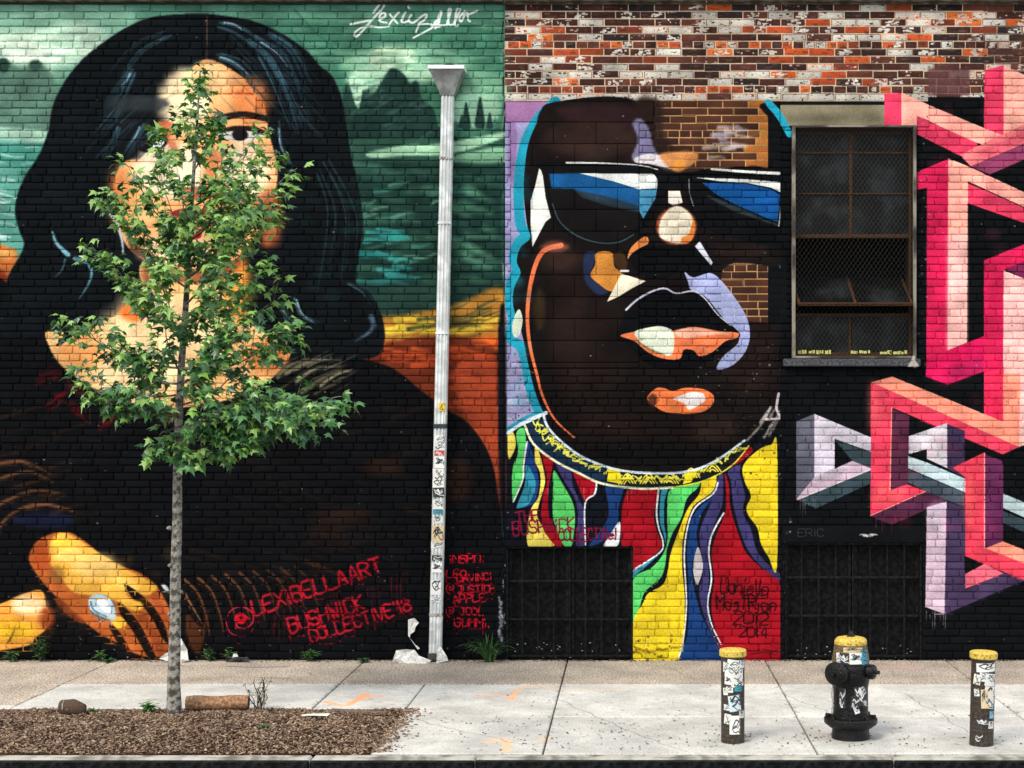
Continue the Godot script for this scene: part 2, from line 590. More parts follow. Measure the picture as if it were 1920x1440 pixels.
func paint_landscape():
	Q([-80, -60, 945, -60, 945, 1300, -80, 1300], c8(62, 112, 92))
	# sky wash
	Q([-80, -60, 945, -60, 945, 40, -80, 40], c8(84, 134, 114), 3)
	P([-70, 0, 200, 0, 260, 40, 180, 100, 100, 160, -70, 150], c8(120, 166, 144), 4)
	E(60, 92, 120, 34, c8(220, 240, 218), 4)
	E(140, 70, 60, 26, c8(196, 222, 200), 4)
	E(50, 100, 70, 16, c8(232, 246, 230, 0.9), 3)
	E(760, 120, 120, 34, c8(150, 196, 166, 0.9), 4)
	E(735, 108, 48, 22, c8(206, 228, 198, 0.9), 3)
	E(900, 170, 50, 40, c8(128, 178, 146, 0.8), 4)
	brush(40, -60, 0, 260, 120, 70, 8, 0.0, c8(180, 214, 190, 0.35), c8(96, 140, 118, 0.35), 2)
	brush(90, 560, 10, 940, 130, 60, 9, 0.0, c8(120, 172, 142, 0.35), c8(70, 124, 96, 0.4), 2)
	# left hills and water
	P([-70, 132, 0, 128, 14, 116, 40, 126, 74, 118, 96, 140, 110, 180, 100, 250, -70, 250], c8(84, 116, 102), 3)
	E(6, 122, 12, 14, c8(40, 66, 58), 2)
	E(66, 122, 12, 10, c8(56, 84, 74), 2)
	P([-70, 178, 100, 190, 96, 240, -70, 240], c8(92, 128, 112), 3)
	P([-70, 238, 96, 246, 84, 268, -70, 266], c8(168, 206, 186, 0.95), 2)
	P([-70, 268, 80, 272, 60, 316, -70, 322], c8(70, 138, 124), 3)
	brush(16, -40, 270, 70, 330, 40, 5, 0.15, c8(190, 220, 206, 0.9), c8(60, 140, 128, 0.8), 1)
	P([-70, 322, 40, 326, 40, 480, -70, 480], c8(88, 152, 138), 3)
	brush(26, -40, 335, 30, 465, 34, 7, 0.25, c8(222, 236, 228, 0.9), c8(58, 124, 118, 0.8), 1)
	P([-70, 462, 20, 464, 32, 484, 26, 500, 10, 540, 0, 640, -70, 640], c8(196, 112, 56), 2)
	E(10, 476, 22, 8, c8(206, 150, 84), 2)
	P([-70, 510, 12, 512, 6, 580, -70, 620], c8(120, 42, 26, 0.9), 3)
	# right: dark wood, cypresses, water
	P([628, 300, 640, 200, 655, 150, 700, 176, 720, 145, 735, 128, 758, 140, 768, 158, 782, 152, 790, 185, 812, 205, 824, 240, 860, 262, 860, 300], c8(40, 68, 60), 2)
	P([660, 300, 668, 206, 690, 172, 740, 150, 772, 172, 790, 214, 815, 240, 826, 300], c8(32, 54, 50, 0.95), 2)
	E(700, 150, 50, 24, c8(176, 212, 182, 0.8), 3)
	E(790, 138, 40, 16, c8(170, 208, 178, 0.8), 3)
	E(890, 205, 50, 34, c8(160, 202, 172, 0.8), 3)
	P([700, 176, 720, 145, 735, 128, 758, 140, 768, 158, 782, 152, 790, 185, 812, 205, 824, 240, 860, 262, 860, 300, 664, 300, 672, 206, 686, 176], c8(32, 56, 52), 2)
	P([655, 146, 680, 150, 677, 186, 671, 204, 662, 182], c8(176, 212, 184), 1)
	brush(30, 660, 180, 820, 270, 26, 6, -0.6, c8(66, 104, 88, 0.6), c8(26, 46, 44, 0.7), 2)
	brush(12, 660, 150, 820, 200, 30, 8, -0.4, c8(86, 128, 108, 0.4), c8(30, 52, 48, 0.6), 2)
	for t in [[874, 190, 8, 52], [900, 180, 9, 58], [918, 210, 6, 30], [866, 215, 6, 24]]:
		P([t[0], t[1], t[0] + t[2] * 0.7, t[1] + t[3] * 0.5, t[0] + t[2], t[1] + t[3], t[0] - t[2], t[1] + t[3], t[0] - t[2] * 0.7, t[1] + t[3] * 0.5], c8(36, 62, 56), 1)
	P([650, 262, 860, 262, 945, 240, 945, 300, 650, 300], c8(46, 80, 68), 3)
	P([690, 286, 760, 272, 820, 270, 945, 248, 945, 258, 850, 288, 760, 292, 700, 296], c8(158, 200, 168, 0.95), 2)
	P([850, 292, 945, 276, 945, 306, 860, 306], c8(132, 182, 148, 0.9), 2)
	Q([560, 306, 945, 306, 945, 600, 560, 600], c8(28, 53, 48), 3)
	brush(70, 660, 310, 940, 560, 60, 10, 0.04, c8(100, 152, 124, 0.5), c8(30, 62, 54, 0.7), 3)
	brush(16, 670, 330, 820, 500, 40, 9, -0.25, c8(130, 180, 150, 0.6), c8(60, 120, 100, 0.6), 2)
	brush(14, 690, 430, 760, 530, 50, 12, 0.1, c8(38, 120, 118, 0.8), c8(60, 150, 146, 0.8), 2)
	brush(12, 850, 350, 935, 540, 50, 14, 0.35, c8(104, 160, 128, 0.6), c8(56, 104, 84, 0.6), 3)
	Q([660, 530, 945, 530, 945, 600, 660, 600], c8(34, 58, 52, 0.85), 4)
	# fields and earth
	P([690, 604, 760, 590, 840, 575, 880, 560, 945, 544, 945, 672, 700, 672], c8(168, 116, 48), 3)
	brush(26, 720, 592, 935, 640, 70, 13, -0.1, c8(226, 198, 66, 0.9), c8(206, 176, 60, 0.9), 2)
	brush(9, 760, 592, 930, 632, 60, 9, -0.14, c8(44, 56, 44, 0.8), c8(96, 70, 36, 0.8), 2)
	brush(9, 850, 560, 935, 600, 40, 7, -0.4, c8(150, 96, 44, 0.9), c8(64, 84, 52, 0.9), 1)
	P([700, 640, 760, 648, 850, 640, 945, 632, 945, 700, 700, 690], c8(200, 92, 40, 0.95), 3)
	P([690, 664, 945, 664, 945, 960, 690, 960], c8(104, 44, 28), 3)
	brush(26, 720, 650, 930, 690, 60, 9, 0.05, c8(206, 84, 44, 0.8), c8(150, 60, 32, 0.8), 2)
	P([850, 690, 945, 690, 945, 900, 915, 880, 880, 800], c8(150, 62, 38), 3)
	brush(24, 850, 690, 935, 830, 46, 8, 0.1, c8(178, 76, 44, 0.7), c8(112, 42, 28, 0.7), 2)

func paint_woman():
	var ink := c8(17, 21, 24)
	# dress and sleeves
	P([-80, 560, 60, 560, 200, 640, 400, 700, 540, 664, 640, 666, 700, 678, 742, 694, 792, 734, 838, 768, 874, 790, 906, 830, 924, 872, 934, 930, 942, 1000, 944, 1300, -80, 1300], c8(15, 16, 19), 1)
	brush(50, -40, 760, 900, 1180, 130, 7, -0.25, c8(48, 34, 28, 0.4), c8(30, 22, 22, 0.4), 3)
	brush(30, 380, 900, 800, 1120, 90, 5, 0.35, c8(58, 38, 28, 0.4), c8(34, 24, 22, 0.4), 2)
	brush(20, 0, 760, 150, 1000, 80, 6, -0.3, c8(74, 46, 32, 0.4), c8(34, 24, 22, 0.4), 2)
	# hair mass
	P([375, 26, 290, 31, 240, 50, 200, 75, 160, 106, 130, 140, 108, 176, 97, 206, 90, 246, 74, 288, 50, 326, 34, 360, 28, 396, 35, 430, 45, 456, 36, 482, 16, 516, 6, 560, 0, 610, 20, 640, 90, 622, 190, 606, 270, 560, 330, 640, 440, 640, 470, 600, 530, 652, 600, 668, 660, 674, 706, 668, 721, 640, 718, 600, 706, 570, 690, 546, 668, 530, 672, 480, 681, 420, 672, 350, 660, 300, 650, 240, 640, 182, 622, 142, 600, 124, 574, 94, 530, 64, 480, 41, 430, 31], ink, 1)
	# chest and neck
	P([86, 622, 120, 622, 190, 604, 262, 560, 262, 500, 300, 480, 420, 480, 456, 490, 456, 560, 470, 602, 530, 650, 545, 662, 520, 700, 470, 734, 400, 756, 300, 766, 236, 752, 180, 730, 138, 704, 110, 680, 93, 652], c8(238, 186, 124), 1)
	E(300, 620, 110, 60, c8(248, 214, 164, 0.9), 5)
	E(270, 700, 90, 40, c8(250, 222, 176, 0.85), 5)
	E(150, 660, 40, 30, c8(236, 160, 92, 0.8), 4)
	E(500, 670, 40, 30, c8(206, 116, 60, 0.9), 4)
	E(445, 540, 26, 60, c8(232, 150, 60, 0.9), 4)
	E(250, 585, 26, 18, c8(222, 110, 44, 0.9), 3)
	P([270, 500, 330, 505, 400, 490, 450, 470, 450, 500, 400, 530, 320, 530, 275, 540], c8(140, 70, 44, 0.8), 3)
	P([120, 622, 136, 628, 118, 644, 104, 648, 118, 634], ink)
	# face
	P([388, 111, 350, 136, 326, 156, 319, 182, 312, 208, 330, 226, 300, 240, 270, 292, 236, 302, 219, 324, 212, 356, 215, 402, 226, 440, 246, 470, 280, 492, 330, 512, 400, 508, 450, 478, 476, 446, 496, 410, 512, 376, 520, 334, 516, 292, 504, 250, 500, 220, 492, 188, 474, 162, 440, 134], c8(238, 172, 112), 1)
	E(345, 190, 46, 60, c8(250, 226, 184), 4)
	E(390, 150, 40, 30, c8(248, 206, 150, 0.9), 4)
	E(472, 190, 34, 44, c8(220, 122, 66, 0.8), 4)
	E(320, 320, 70, 50, c8(250, 228, 196, 0.95), 4)
	E(460, 320, 50, 56, c8(248, 222, 186, 0.9), 4)
	E(224, 370, 18, 60, c8(206, 122, 70, 0.8), 4)
	E(330, 470, 70, 30, c8(248, 214, 176, 0.9), 4)
	E(504, 410, 24, 56, c8(196, 102, 60, 0.8), 4)
	E(400, 330, 20, 50, c8(222, 130, 80, 0.8), 3)
	E(370, 362, 40, 12, c8(170, 70, 44, 0.8), 2)
	P([392, 226, 420, 214, 460, 209, 500, 218, 500, 228, 458, 220, 424, 226, 398, 236], c8(38, 26, 24), 1)
	P([404, 250, 440, 240, 480, 242, 500, 252, 470, 264, 430, 264], c8(222, 216, 208), 1)
	P([398, 250, 440, 236, 486, 240, 504, 256, 470, 246, 436, 246], c8(40, 24, 22), 1)
	E(450, 253, 15, 11, c8(30, 26, 28), 1)
	P([296, 228, 330, 232, 324, 250, 312, 262, 300, 246], c8(206, 100, 62, 0.9), 2)
	P([252, 268, 280, 250, 306, 254, 316, 266, 300, 280, 270, 286], c8(20, 18, 22), 1)
	P([290, 268, 304, 262, 308, 268, 298, 278, 286, 280], c8(224, 228, 230), 0)
	E(279, 263, 2.5, 2, c8(230, 236, 240), 0)
	P([312, 262, 330, 268, 336, 300, 322, 282], c8(214, 118, 84, 0.8), 2)
	P([318, 400, 350, 390, 372, 396, 392, 388, 420, 402, 396, 412, 350, 410], c8(156, 28, 40), 1)
	P([312, 432, 340, 424, 372, 428, 376, 446, 340, 452, 318, 446], c8(150, 30, 42), 1)
	E(340, 436, 12, 5, c8(230, 196, 196), 1)
	P([240, 440, 262, 462, 300, 486, 272, 486, 246, 470], c8(70, 40, 34, 0.8), 2)
	# streaks of blue light in the hair
	for h in [[250, 128, 226, 168, 190, 236, 10, 16], [236, 190, 214, 220, 190, 250, 6, 10], [276, 226, 250, 262, 232, 290, 8, 12], [222, 236, 210, 262, 186, 300, 7, 12], [320, 62, 262, 92, 216, 150, 7, 18],
		[404, 44, 452, 60, 500, 100, 9, 12], [404, 102, 450, 122, 492, 176, 9, 10], [470, 66, 530, 112, 572, 226, 14, 22], [484, 92, 520, 150, 556, 230, 12, 14], [500, 60, 548, 96, 580, 160, 8, 10], [520, 226, 524, 274, 552, 330, 4, 5],
		[552, 556, 566, 590, 598, 606, 4, 5], [524, 560, 540, 596, 566, 618, 5, 9], [650, 530, 678, 546, 694, 566, 4, 6], [600, 300, 640, 400, 630, 520, 6, 40]]:
		hair(h, h[6], h[7])
	for l in [[244, 138, 236, 152, 226, 162], [262, 238, 254, 256, 246, 266], [420, 42, 440, 46, 456, 58], [412, 106, 440, 118, 466, 140], [488, 78, 520, 100, 540, 126], [556, 562, 566, 588, 588, 604], [522, 240, 527, 276, 546, 308]]:
		L(l, 3.2, c8(168, 200, 214, 0.85), 1, 1.0)
	L([205, 398, 219, 420, 229, 452, 231, 476], 6, c8(190, 208, 216), 1, 3)
	L([98, 434, 106, 456, 128, 478], 3, c8(110, 160, 172), 1, 9)
	L([140, 484, 164, 494, 172, 512, 164, 536, 148, 560], 9, c8(92, 140, 154, 0.9), 1, 1)
	L([122, 486, 116, 506, 102, 520], 4, c8(70, 110, 126, 0.9), 1, 1)
	L([696, 594, 700, 612, 686, 628, 666, 638], 11, c8(84, 108, 132, 0.8), 2, 2)
	brush(24, 190, 170, 310, 280, 60, 3, -1.0, c8(60, 86, 96, 0.45), c8(36, 46, 54, 0.5), 1)
	brush(40, 440, 50, 590, 240, 60, 3, 1.0, c8(56, 86, 98, 0.4), c8(34, 46, 54, 0.5), 1)
	E(260, 195, 60, 16, c8(44, 50, 54, 0.8), 3)
	L([388, 30, 388, 70, 387, 110], 1.6, c8(120, 80, 64, 0.8), 1)
	# red lights on the dress, folds of the sleeves
	for e in [[110, 748, 14, 22], [96, 700, 20, 12], [145, 770, 12, 16], [210, 790, 16, 8], [310, 782, 14, 6]]: brush(7, e[0] - e[2], e[1] - e[3], e[0] + e[2], e[1] + e[3], 22, 6, rr(-0.8, 0.8), c8(120, 18, 26, 0.6), c8(70, 16, 22, 0.6), 2)
	L([130, 720, 190, 752, 260, 770, 330, 778], 14, c8(70, 26, 26, 0.8), 3, 5)
	for s in [[-20, 874, 40, 864, 96, 890], [-20, 905, 50, 884, 100, 905], [-10, 950, 60, 920, 124, 928], [-10, 1000, 20, 965, 70, 945, 140, 958], [50, 952, 90, 946, 138, 958], [0, 870, 40, 866, 60, 876]]: L(s, 7, c8(118, 74, 48, 0.75), 2, 2)
	E(80, 975, 60, 14, c8(26, 32, 60, 0.8), 3)
	for s in [[536, 700, 580, 678, 640, 674], [556, 716, 590, 692, 640, 686], [566, 736, 600, 712, 640, 694], [520, 706, 545, 684, 580, 672], [600, 724, 630, 702, 660, 694]]: L(s, 8, c8(150, 146, 118, 0.75), 2, 2)
	brush(14, 530, 672, 660, 730, 60, 2.5, -0.5, c8(196, 190, 160, 0.7), c8(60, 56, 40, 0.7), 1)
	brush(10, 530, 680, 640, 730, 50, 5, -0.6, c8(90, 84, 48, 0.6), c8(40, 40, 36, 0.8), 1)
	for e in [[720, 876, 40, 14], [640, 970, 60, 12], [860, 900, 26, 40], [610, 1000, 40, 8]]: E(e[0], e[1], e[2], e[3], c8(70, 40, 26, 0.45), 4)
	for i in 9:
		var x := 345.0 + i * 26.0
		var y := 1086.0 - i * 3.0
		L([x, y, x + 26, y + 26, x + 42, y + 70, x + 48, y + 105 - i * 4], 5, c8(140, 82, 48, 0.8 - i * 0.06), 1, 1.5)
	L([345, 1110, 362, 1140, 380, 1170], 4, c8(180, 116, 70, 0.8), 1, 2)
	P([350, 1150, 378, 1176, 390, 1140, 384, 1190, 372, 1226, 352, 1200], c8(86, 46, 26, 0.8), 2)
	brush(10, 520, 1040, 640, 1090, 50, 4, 0.5, c8(96, 56, 36, 0.5), c8(60, 36, 26, 0.5), 2)
	# resting hand
	P([96, 1001, 116, 997, 136, 1000, 166, 1020, 192, 1042, 226, 1060, 262, 1074, 288, 1092, 306, 1118, 320, 1150, 324, 1200, 316, 1228, 280, 1232, 250, 1224, 216, 1204, 190, 1190, 160, 1168, 134, 1150, 110, 1124, 84, 1096, 64, 1070, 54, 1044, 70, 1014], c8(176, 92, 44), 1)
	P([104, 1004, 126, 1000, 160, 1020, 200, 1046, 250, 1074, 284, 1092, 290, 1108, 276, 1116, 236, 1112, 256, 1130, 262, 1142, 246, 1144, 222, 1128, 200, 1120, 168, 1116, 138, 1110, 116, 1086, 96, 1060, 92, 1030], c8(232, 176, 72), 2)
	E(128, 1040, 30, 16, c8(240, 200, 110, 0.9), 3)
	E(180, 1062, 44, 20, c8(246, 208, 128, 0.95), 4)
	E(230, 1090, 34, 12, c8(244, 198, 100, 0.9), 3, 0.5)
	E(116, 1018, 22, 12, c8(228, 196, 70, 0.9), 3)
	E(76, 1044, 16, 26, c8(168, 74, 36, 0.9), 3)
	E(106, 1078, 14, 16, c8(120, 84, 44, 0.6), 3)
	P([232, 1094, 250, 1104, 270, 1120, 290, 1140, 308, 1170, 316, 1205, 304, 1196, 290, 1168, 270, 1140, 246, 1118], c8(24, 16, 16), 1)
	P([222, 1130, 240, 1144, 262, 1170, 280, 1205, 292, 1232, 278, 1232, 262, 1206, 244, 1176, 226, 1152], c8(26, 18, 18), 1)
	P([205, 1172, 220, 1180, 236, 1204, 246, 1228, 232, 1222, 216, 1198], c8(30, 20, 18), 1)
	P([288, 1104, 300, 1124, 316, 1152, 318, 1180, 304, 1160, 284, 1124], c8(158, 76, 40, 0.95), 2)
	P([256, 1144, 276, 1156, 300, 1196, 308, 1226, 296, 1226, 276, 1184, 258, 1162], c8(150, 70, 36), 2)
	E(256, 1136, 12, 9, c8(244, 190, 72), 2)
	E(282, 1102, 13, 9, c8(240, 182, 66), 2)
	P([206, 1160, 226, 1156, 237, 1168, 232, 1176, 220, 1178], c8(236, 184, 62), 1)
	P([110, 1120, 140, 1148, 160, 1166, 150, 1168, 124, 1152, 104, 1128], c8(116, 54, 30, 0.9), 2)
	E(192, 1138, 27, 22, c8(60, 84, 96), 1, 0.6)
	P([166, 1124, 178, 1114, 196, 1116, 210, 1128, 218, 1152, 212, 1162, 192, 1156, 170, 1144], c8(180, 202, 214), 1)
	P([180, 1128, 194, 1124, 206, 1140, 204, 1150, 190, 1140], c8(236, 240, 244), 1)
	L([170, 1128, 176, 1144, 200, 1156], 3, c8(70, 110, 132), 0)
	P([301, 1094, 312, 1098, 318, 1110, 310, 1108], c8(206, 220, 226), 1)
	# the other forearm
	P([-80, 1150, 0, 1132, 30, 1119, 68, 1106, 82, 1112, 86, 1134, 97, 1160, 84, 1182, 66, 1196, 46, 1212, -80, 1222], c8(230, 156, 66), 1)
	E(54, 1134, 34, 18, c8(248, 218, 174, 0.95), 3)
	E(20, 1180, 50, 20, c8(240, 190, 48, 0.9), 3)
	E(88, 1158, 14, 22, c8(146, 64, 34, 0.9), 3)
	P([10, 1210, 22, 1190, 30, 1172, 22, 1196], c8(40, 30, 24, 0.8), 1)

func paint_man():
	var ink := c8(15, 16, 19)
	var cyan := c8(34, 146, 172)
	# ground of the portrait
	Q([947, 190, 1040, 190, 1040, 232, 947, 232], c8(146, 104, 148), 1)
	Q([947, 230, 1020, 230, 1020, 820, 947, 820], c8(152, 146, 188))
	P([954, 236, 968, 236, 966, 330, 954, 330], c8(134, 98, 146, 0.7), 2)
	brush(16, 950, 660, 1010, 800, 26, 12, 0.1, c8(188, 190, 212, 0.8), c8(160, 160, 196, 0.8), 2)
	Q([1440, 190, 1490, 190, 1490, 700, 1440, 700], ink)
	# head, ears and jaw, with the raw brick left bare at the crown and on one cheek
	var head := [1036, 192, 1012, 222, 993, 262, 985, 304, 982, 360, 988, 420, 994, 446, 976, 464, 969, 490, 976, 512, 964, 540, 962, 572, 972, 604, 982, 640, 992, 690, 1005, 740, 1022, 778, 1052, 816, 1100, 855, 1160, 878, 1220, 884, 1290, 881, 1350, 861, 1400, 826, 1440, 772, 1462, 720, 1470, 680]
	L([1042, 190, 1008, 224, 987, 262, 977, 304, 972, 360, 976, 420, 986, 440, 972, 456, 963, 482, 969, 506, 959, 532, 956, 566, 962, 600, 958, 634, 978, 652, 988, 690, 998, 740, 1014, 776], 19, cyan)
	L([1440, 194, 1462, 218, 1482, 252], 16, cyan)
	L([1480, 444, 1463, 472, 1472, 520, 1478, 570, 1476, 640, 1464, 668, 1463, 696], 11, cyan)
	P(head + [1440, 640, 1330, 610, 1330, 480, 1330, 340, 1216, 330, 1190, 192], c8(22, 18, 18), 0)
	P([1035, 195, 1200, 192, 1205, 330, 1010, 330, 992, 300, 1004, 240], c8(23, 18, 18), 1)
	P([1190, 192, 1238, 192, 1244, 250, 1276, 300, 1266, 330, 1180, 330], c8(40, 28, 25, 0.85), 3)
	P([1320, 330, 1478, 330, 1478, 488, 1380, 492, 1352, 520, 1366, 590, 1440, 606, 1478, 604, 1470, 690, 1440, 780, 1380, 840, 1300, 840, 1300, 480], c8(24, 20, 21), 1)
	P([1440, 195, 1462, 228, 1480, 262, 1480, 330, 1468, 330, 1462, 262, 1446, 226, 1424, 200], ink, 1)
	P([1040, 205, 1130, 196, 1190, 205, 1180, 240, 1090, 232], c8(50, 30, 34, 0.7), 3)
	E(1120, 270, 70, 30, c8(44, 31, 27, 0.7), 4)
	for e in [[1090, 250, 80, 26], [1060, 620, 30, 70], [1110, 700, 60, 40], [1400, 700, 50, 50], [1150, 800, 90, 30], [1320, 820, 70, 30], [1070, 520, 30, 40], [1420, 640, 40, 30], [1130, 590, 40, 24]]:
		E(e[0], e[1], e[2], e[3], c8(54, 35, 29, 0.28), 5)
		brush(5, e[0] - e[2], e[1] - e[3], e[0] + e[2], e[1] + e[3], 40, 8, rr(-0.8, 0.8), c8(56, 37, 30, 0.2), c8(16, 15, 17, 0.4), 3)
	E(1105, 262, 90, 34, c8(52, 37, 33, 0.7), 4)
	E(1048, 484, 44, 22, c8(54, 37, 32, 0.7), 4)
	E(1078, 640, 40, 90, c8(42, 30, 27, 0.6), 5)
	E(1260, 850, 160, 26, c8(13, 13, 15, 0.7), 4)
	E(1390, 470, 50, 14, c8(44, 32, 29, 0.6), 3)
	# lights on the brow
	P([1186, 232, 1200, 222, 1216, 240, 1224, 270, 1232, 296, 1200, 300, 1184, 296, 1196, 262], c8(126, 122, 160, 0.85), 2)
	P([1190, 296, 1222, 288, 1262, 300, 1260, 316, 1220, 308, 1194, 306], c8(214, 206, 210, 0.95), 1)
	P([1240, 288, 1300, 284, 1308, 300, 1286, 316, 1268, 322, 1246, 306], c8(196, 130, 76, 0.95), 2)
	E(1274, 308, 12, 7, c8(218, 148, 62), 2)
	brush(14, 1330, 240, 1400, 300, 30, 10, 0.0, c8(170, 164, 190, 0.6), c8(206, 190, 170, 0.6), 2)
	# face edge
	L([1052, 460, 1020, 470, 1003, 500, 992, 550, 989, 600, 994, 650, 1006, 700, 1018, 744, 1040, 786, 1076, 820], 10, c8(222, 112, 70), 0, 3)
	E(1040, 463, 26, 9, c8(180, 104, 84, 0.6), 3)
	P([966, 590, 974, 580, 980, 600, 974, 628, 964, 632, 960, 612], c8(196, 206, 186), 0)
	E(1012, 580, 10, 40, c8(70, 52, 30, 0.6), 3)
	# sunglasses
	P([1012, 311, 1018, 330, 1023, 370, 1033, 408, 1023, 416, 1010, 440, 998, 464, 995, 420, 995, 376, 1003, 350], c8(216, 218, 210), 0, false)
	P([1008, 308, 1060, 302, 1210, 307, 1252, 322, 1300, 322, 1334, 317, 1480, 326, 1482, 440, 1456, 462, 1400, 452, 1330, 432, 1292, 402, 1284, 356, 1250, 352, 1240, 380, 1214, 422, 1184, 448, 1150, 458, 1108, 458, 1066, 442, 1042, 420, 1030, 380, 1022, 330], ink)
	P([1030, 326, 1120, 325, 1226, 325, 1233, 336, 1232, 366, 1220, 390, 1200, 416, 1178, 440, 1146, 450, 1108, 450, 1072, 436, 1050, 416, 1040, 384], c8(21, 19, 20))
	P([1030, 326, 1088, 325, 1150, 340, 1202, 356, 1200, 396, 1150, 384, 1100, 368, 1074, 354, 1034, 353], c8(24, 82, 136), 1, false)
	P([1076, 356, 1130, 366, 1198, 386, 1198, 398, 1140, 386, 1090, 370], c8(40, 52, 62, 0.9), 1, false)
	Q([1086, 325, 1226, 326, 1233, 336, 1232, 353, 1198, 355, 1150, 340], c8(220, 224, 222))
	Q([1198, 356, 1232, 353, 1229, 372, 1206, 410, 1199, 396], c8(70, 140, 176))
	Q([1304, 333, 1400, 336, 1466, 342, 1467, 362, 1446, 352, 1400, 343, 1350, 340], c8(222, 226, 222))
	Q([1316, 342, 1400, 345, 1446, 355, 1463, 366, 1458, 416, 1440, 410, 1380, 384, 1342, 364], c8(20, 78, 142))
	Q([1322, 364, 1380, 386, 1440, 414, 1458, 420, 1458, 424, 1380, 398, 1330, 372], c8(40, 50, 56), 1)
	L([1036, 382, 1050, 416, 1082, 442, 1122, 455, 1160, 454, 1188, 440], 2.5, c8(52, 72, 76), 0)
	L([1292, 336, 1293, 360, 1300, 386], 2, c8(110, 116, 118), 0)
	L([1062, 305, 1130, 306, 1200, 310, 1234, 318], 3.5, c8(208, 208, 204), 0, 1.5)
	L([1334, 317, 1400, 322, 1478, 326], 4, c8(214, 214, 208), 0, 6)
	L([1466, 344, 1463, 400, 1460, 424], 2, c8(180, 186, 188))
	# nose
	Q([1253, 358, 1275, 358, 1280, 380, 1262, 385, 1253, 380], c8(222, 214, 204))
	E(1268, 424, 38, 36, c8(172, 84, 50, 0.8), 2)
	P([1262, 388, 1278, 388, 1296, 404, 1302, 426, 1294, 448, 1276, 456, 1250, 452, 1236, 440, 1238, 414, 1248, 398], c8(232, 222, 200), 1)
	P([1300, 410, 1304, 430, 1296, 452, 1280, 457, 1278, 446, 1292, 438], c8(222, 128, 58), 1)
	P([1180, 488, 1182, 470, 1200, 462, 1250, 460, 1300, 460, 1322, 470, 1336, 498, 1324, 516, 1300, 522, 1276, 512, 1240, 524, 1200, 516], c8(13, 14, 17))
	P([1177, 486, 1180, 470, 1192, 455, 1211, 443, 1216, 456, 1198, 466, 1184, 476], c8(214, 130, 70), 0)
	Q([1303, 462, 1312, 452, 1336, 492, 1334, 498, 1318, 480], c8(210, 210, 222))
	# cheek
	P([1096, 476, 1118, 474, 1112, 500, 1108, 520, 1140, 546, 1120, 552, 1096, 524], c8(34, 42, 70), 1)
	P([1118, 474, 1148, 474, 1152, 500, 1166, 514, 1148, 546, 1122, 532, 1107, 516, 1116, 496], c8(190, 124, 54))
	P([1150, 476, 1168, 474, 1176, 496, 1168, 512, 1154, 498], c8(60, 40, 26), 1)
	Q([1165, 513, 1211, 527, 1186, 540, 1160, 556, 1138, 566, 1148, 546], c8(220, 210, 186))
	L([1164, 508, 1178, 508], 4, c8(214, 214, 210))
	# mouth
	P([1284, 510, 1300, 520, 1332, 512, 1356, 530, 1386, 570, 1402, 600, 1406, 632, 1396, 662, 1372, 686, 1344, 692, 1356, 668, 1386, 636, 1352, 592, 1322, 556, 1296, 544, 1290, 528], c8(156, 162, 202), 0)
	P([1174, 582, 1196, 562, 1226, 545, 1248, 541, 1268, 550, 1300, 546, 1322, 560, 1346, 590, 1372, 610, 1388, 628, 1376, 640, 1340, 668, 1300, 690, 1230, 690, 1180, 650, 1160, 630], c8(13, 14, 17))
	L([1174, 581, 1196, 561, 1226, 545, 1248, 541, 1268, 550, 1300, 546, 1322, 560, 1346, 590, 1370, 610], 4, c8(196, 192, 212), 0, 2)
	P([1163, 629, 1200, 620, 1240, 613, 1262, 620, 1300, 613, 1345, 620, 1383, 624, 1381, 634, 1360, 640, 1336, 660, 1312, 668, 1300, 657, 1282, 656, 1274, 673, 1242, 672, 1214, 660, 1190, 640], c8(230, 122, 78))
	P([1190, 622, 1216, 614, 1242, 612, 1262, 622, 1264, 648, 1258, 666, 1240, 664, 1216, 652, 1198, 638], c8(206, 212, 194))
	P([1266, 620, 1300, 615, 1340, 621, 1374, 626, 1330, 628, 1280, 634], c8(236, 180, 160, 0.9), 1)
	L([1195, 640, 1216, 654, 1242, 664], 3, c8(120, 112, 70), 1)
	# chin
	P([1213, 746, 1230, 728, 1246, 728, 1262, 733, 1286, 727, 1320, 730, 1338, 742, 1335, 760, 1315, 773, 1280, 776, 1246, 772, 1226, 760], c8(226, 120, 68))
	P([1262, 748, 1276, 742, 1296, 735, 1318, 738, 1322, 750, 1310, 760, 1292, 768, 1282, 756], c8(222, 214, 214), 0)
	E(1224, 750, 9, 12, c8(90, 50, 36, 0.9), 2)
	E(1340, 800, 40, 30, c8(44, 34, 28, 0.6), 4)
	paint_sweater()

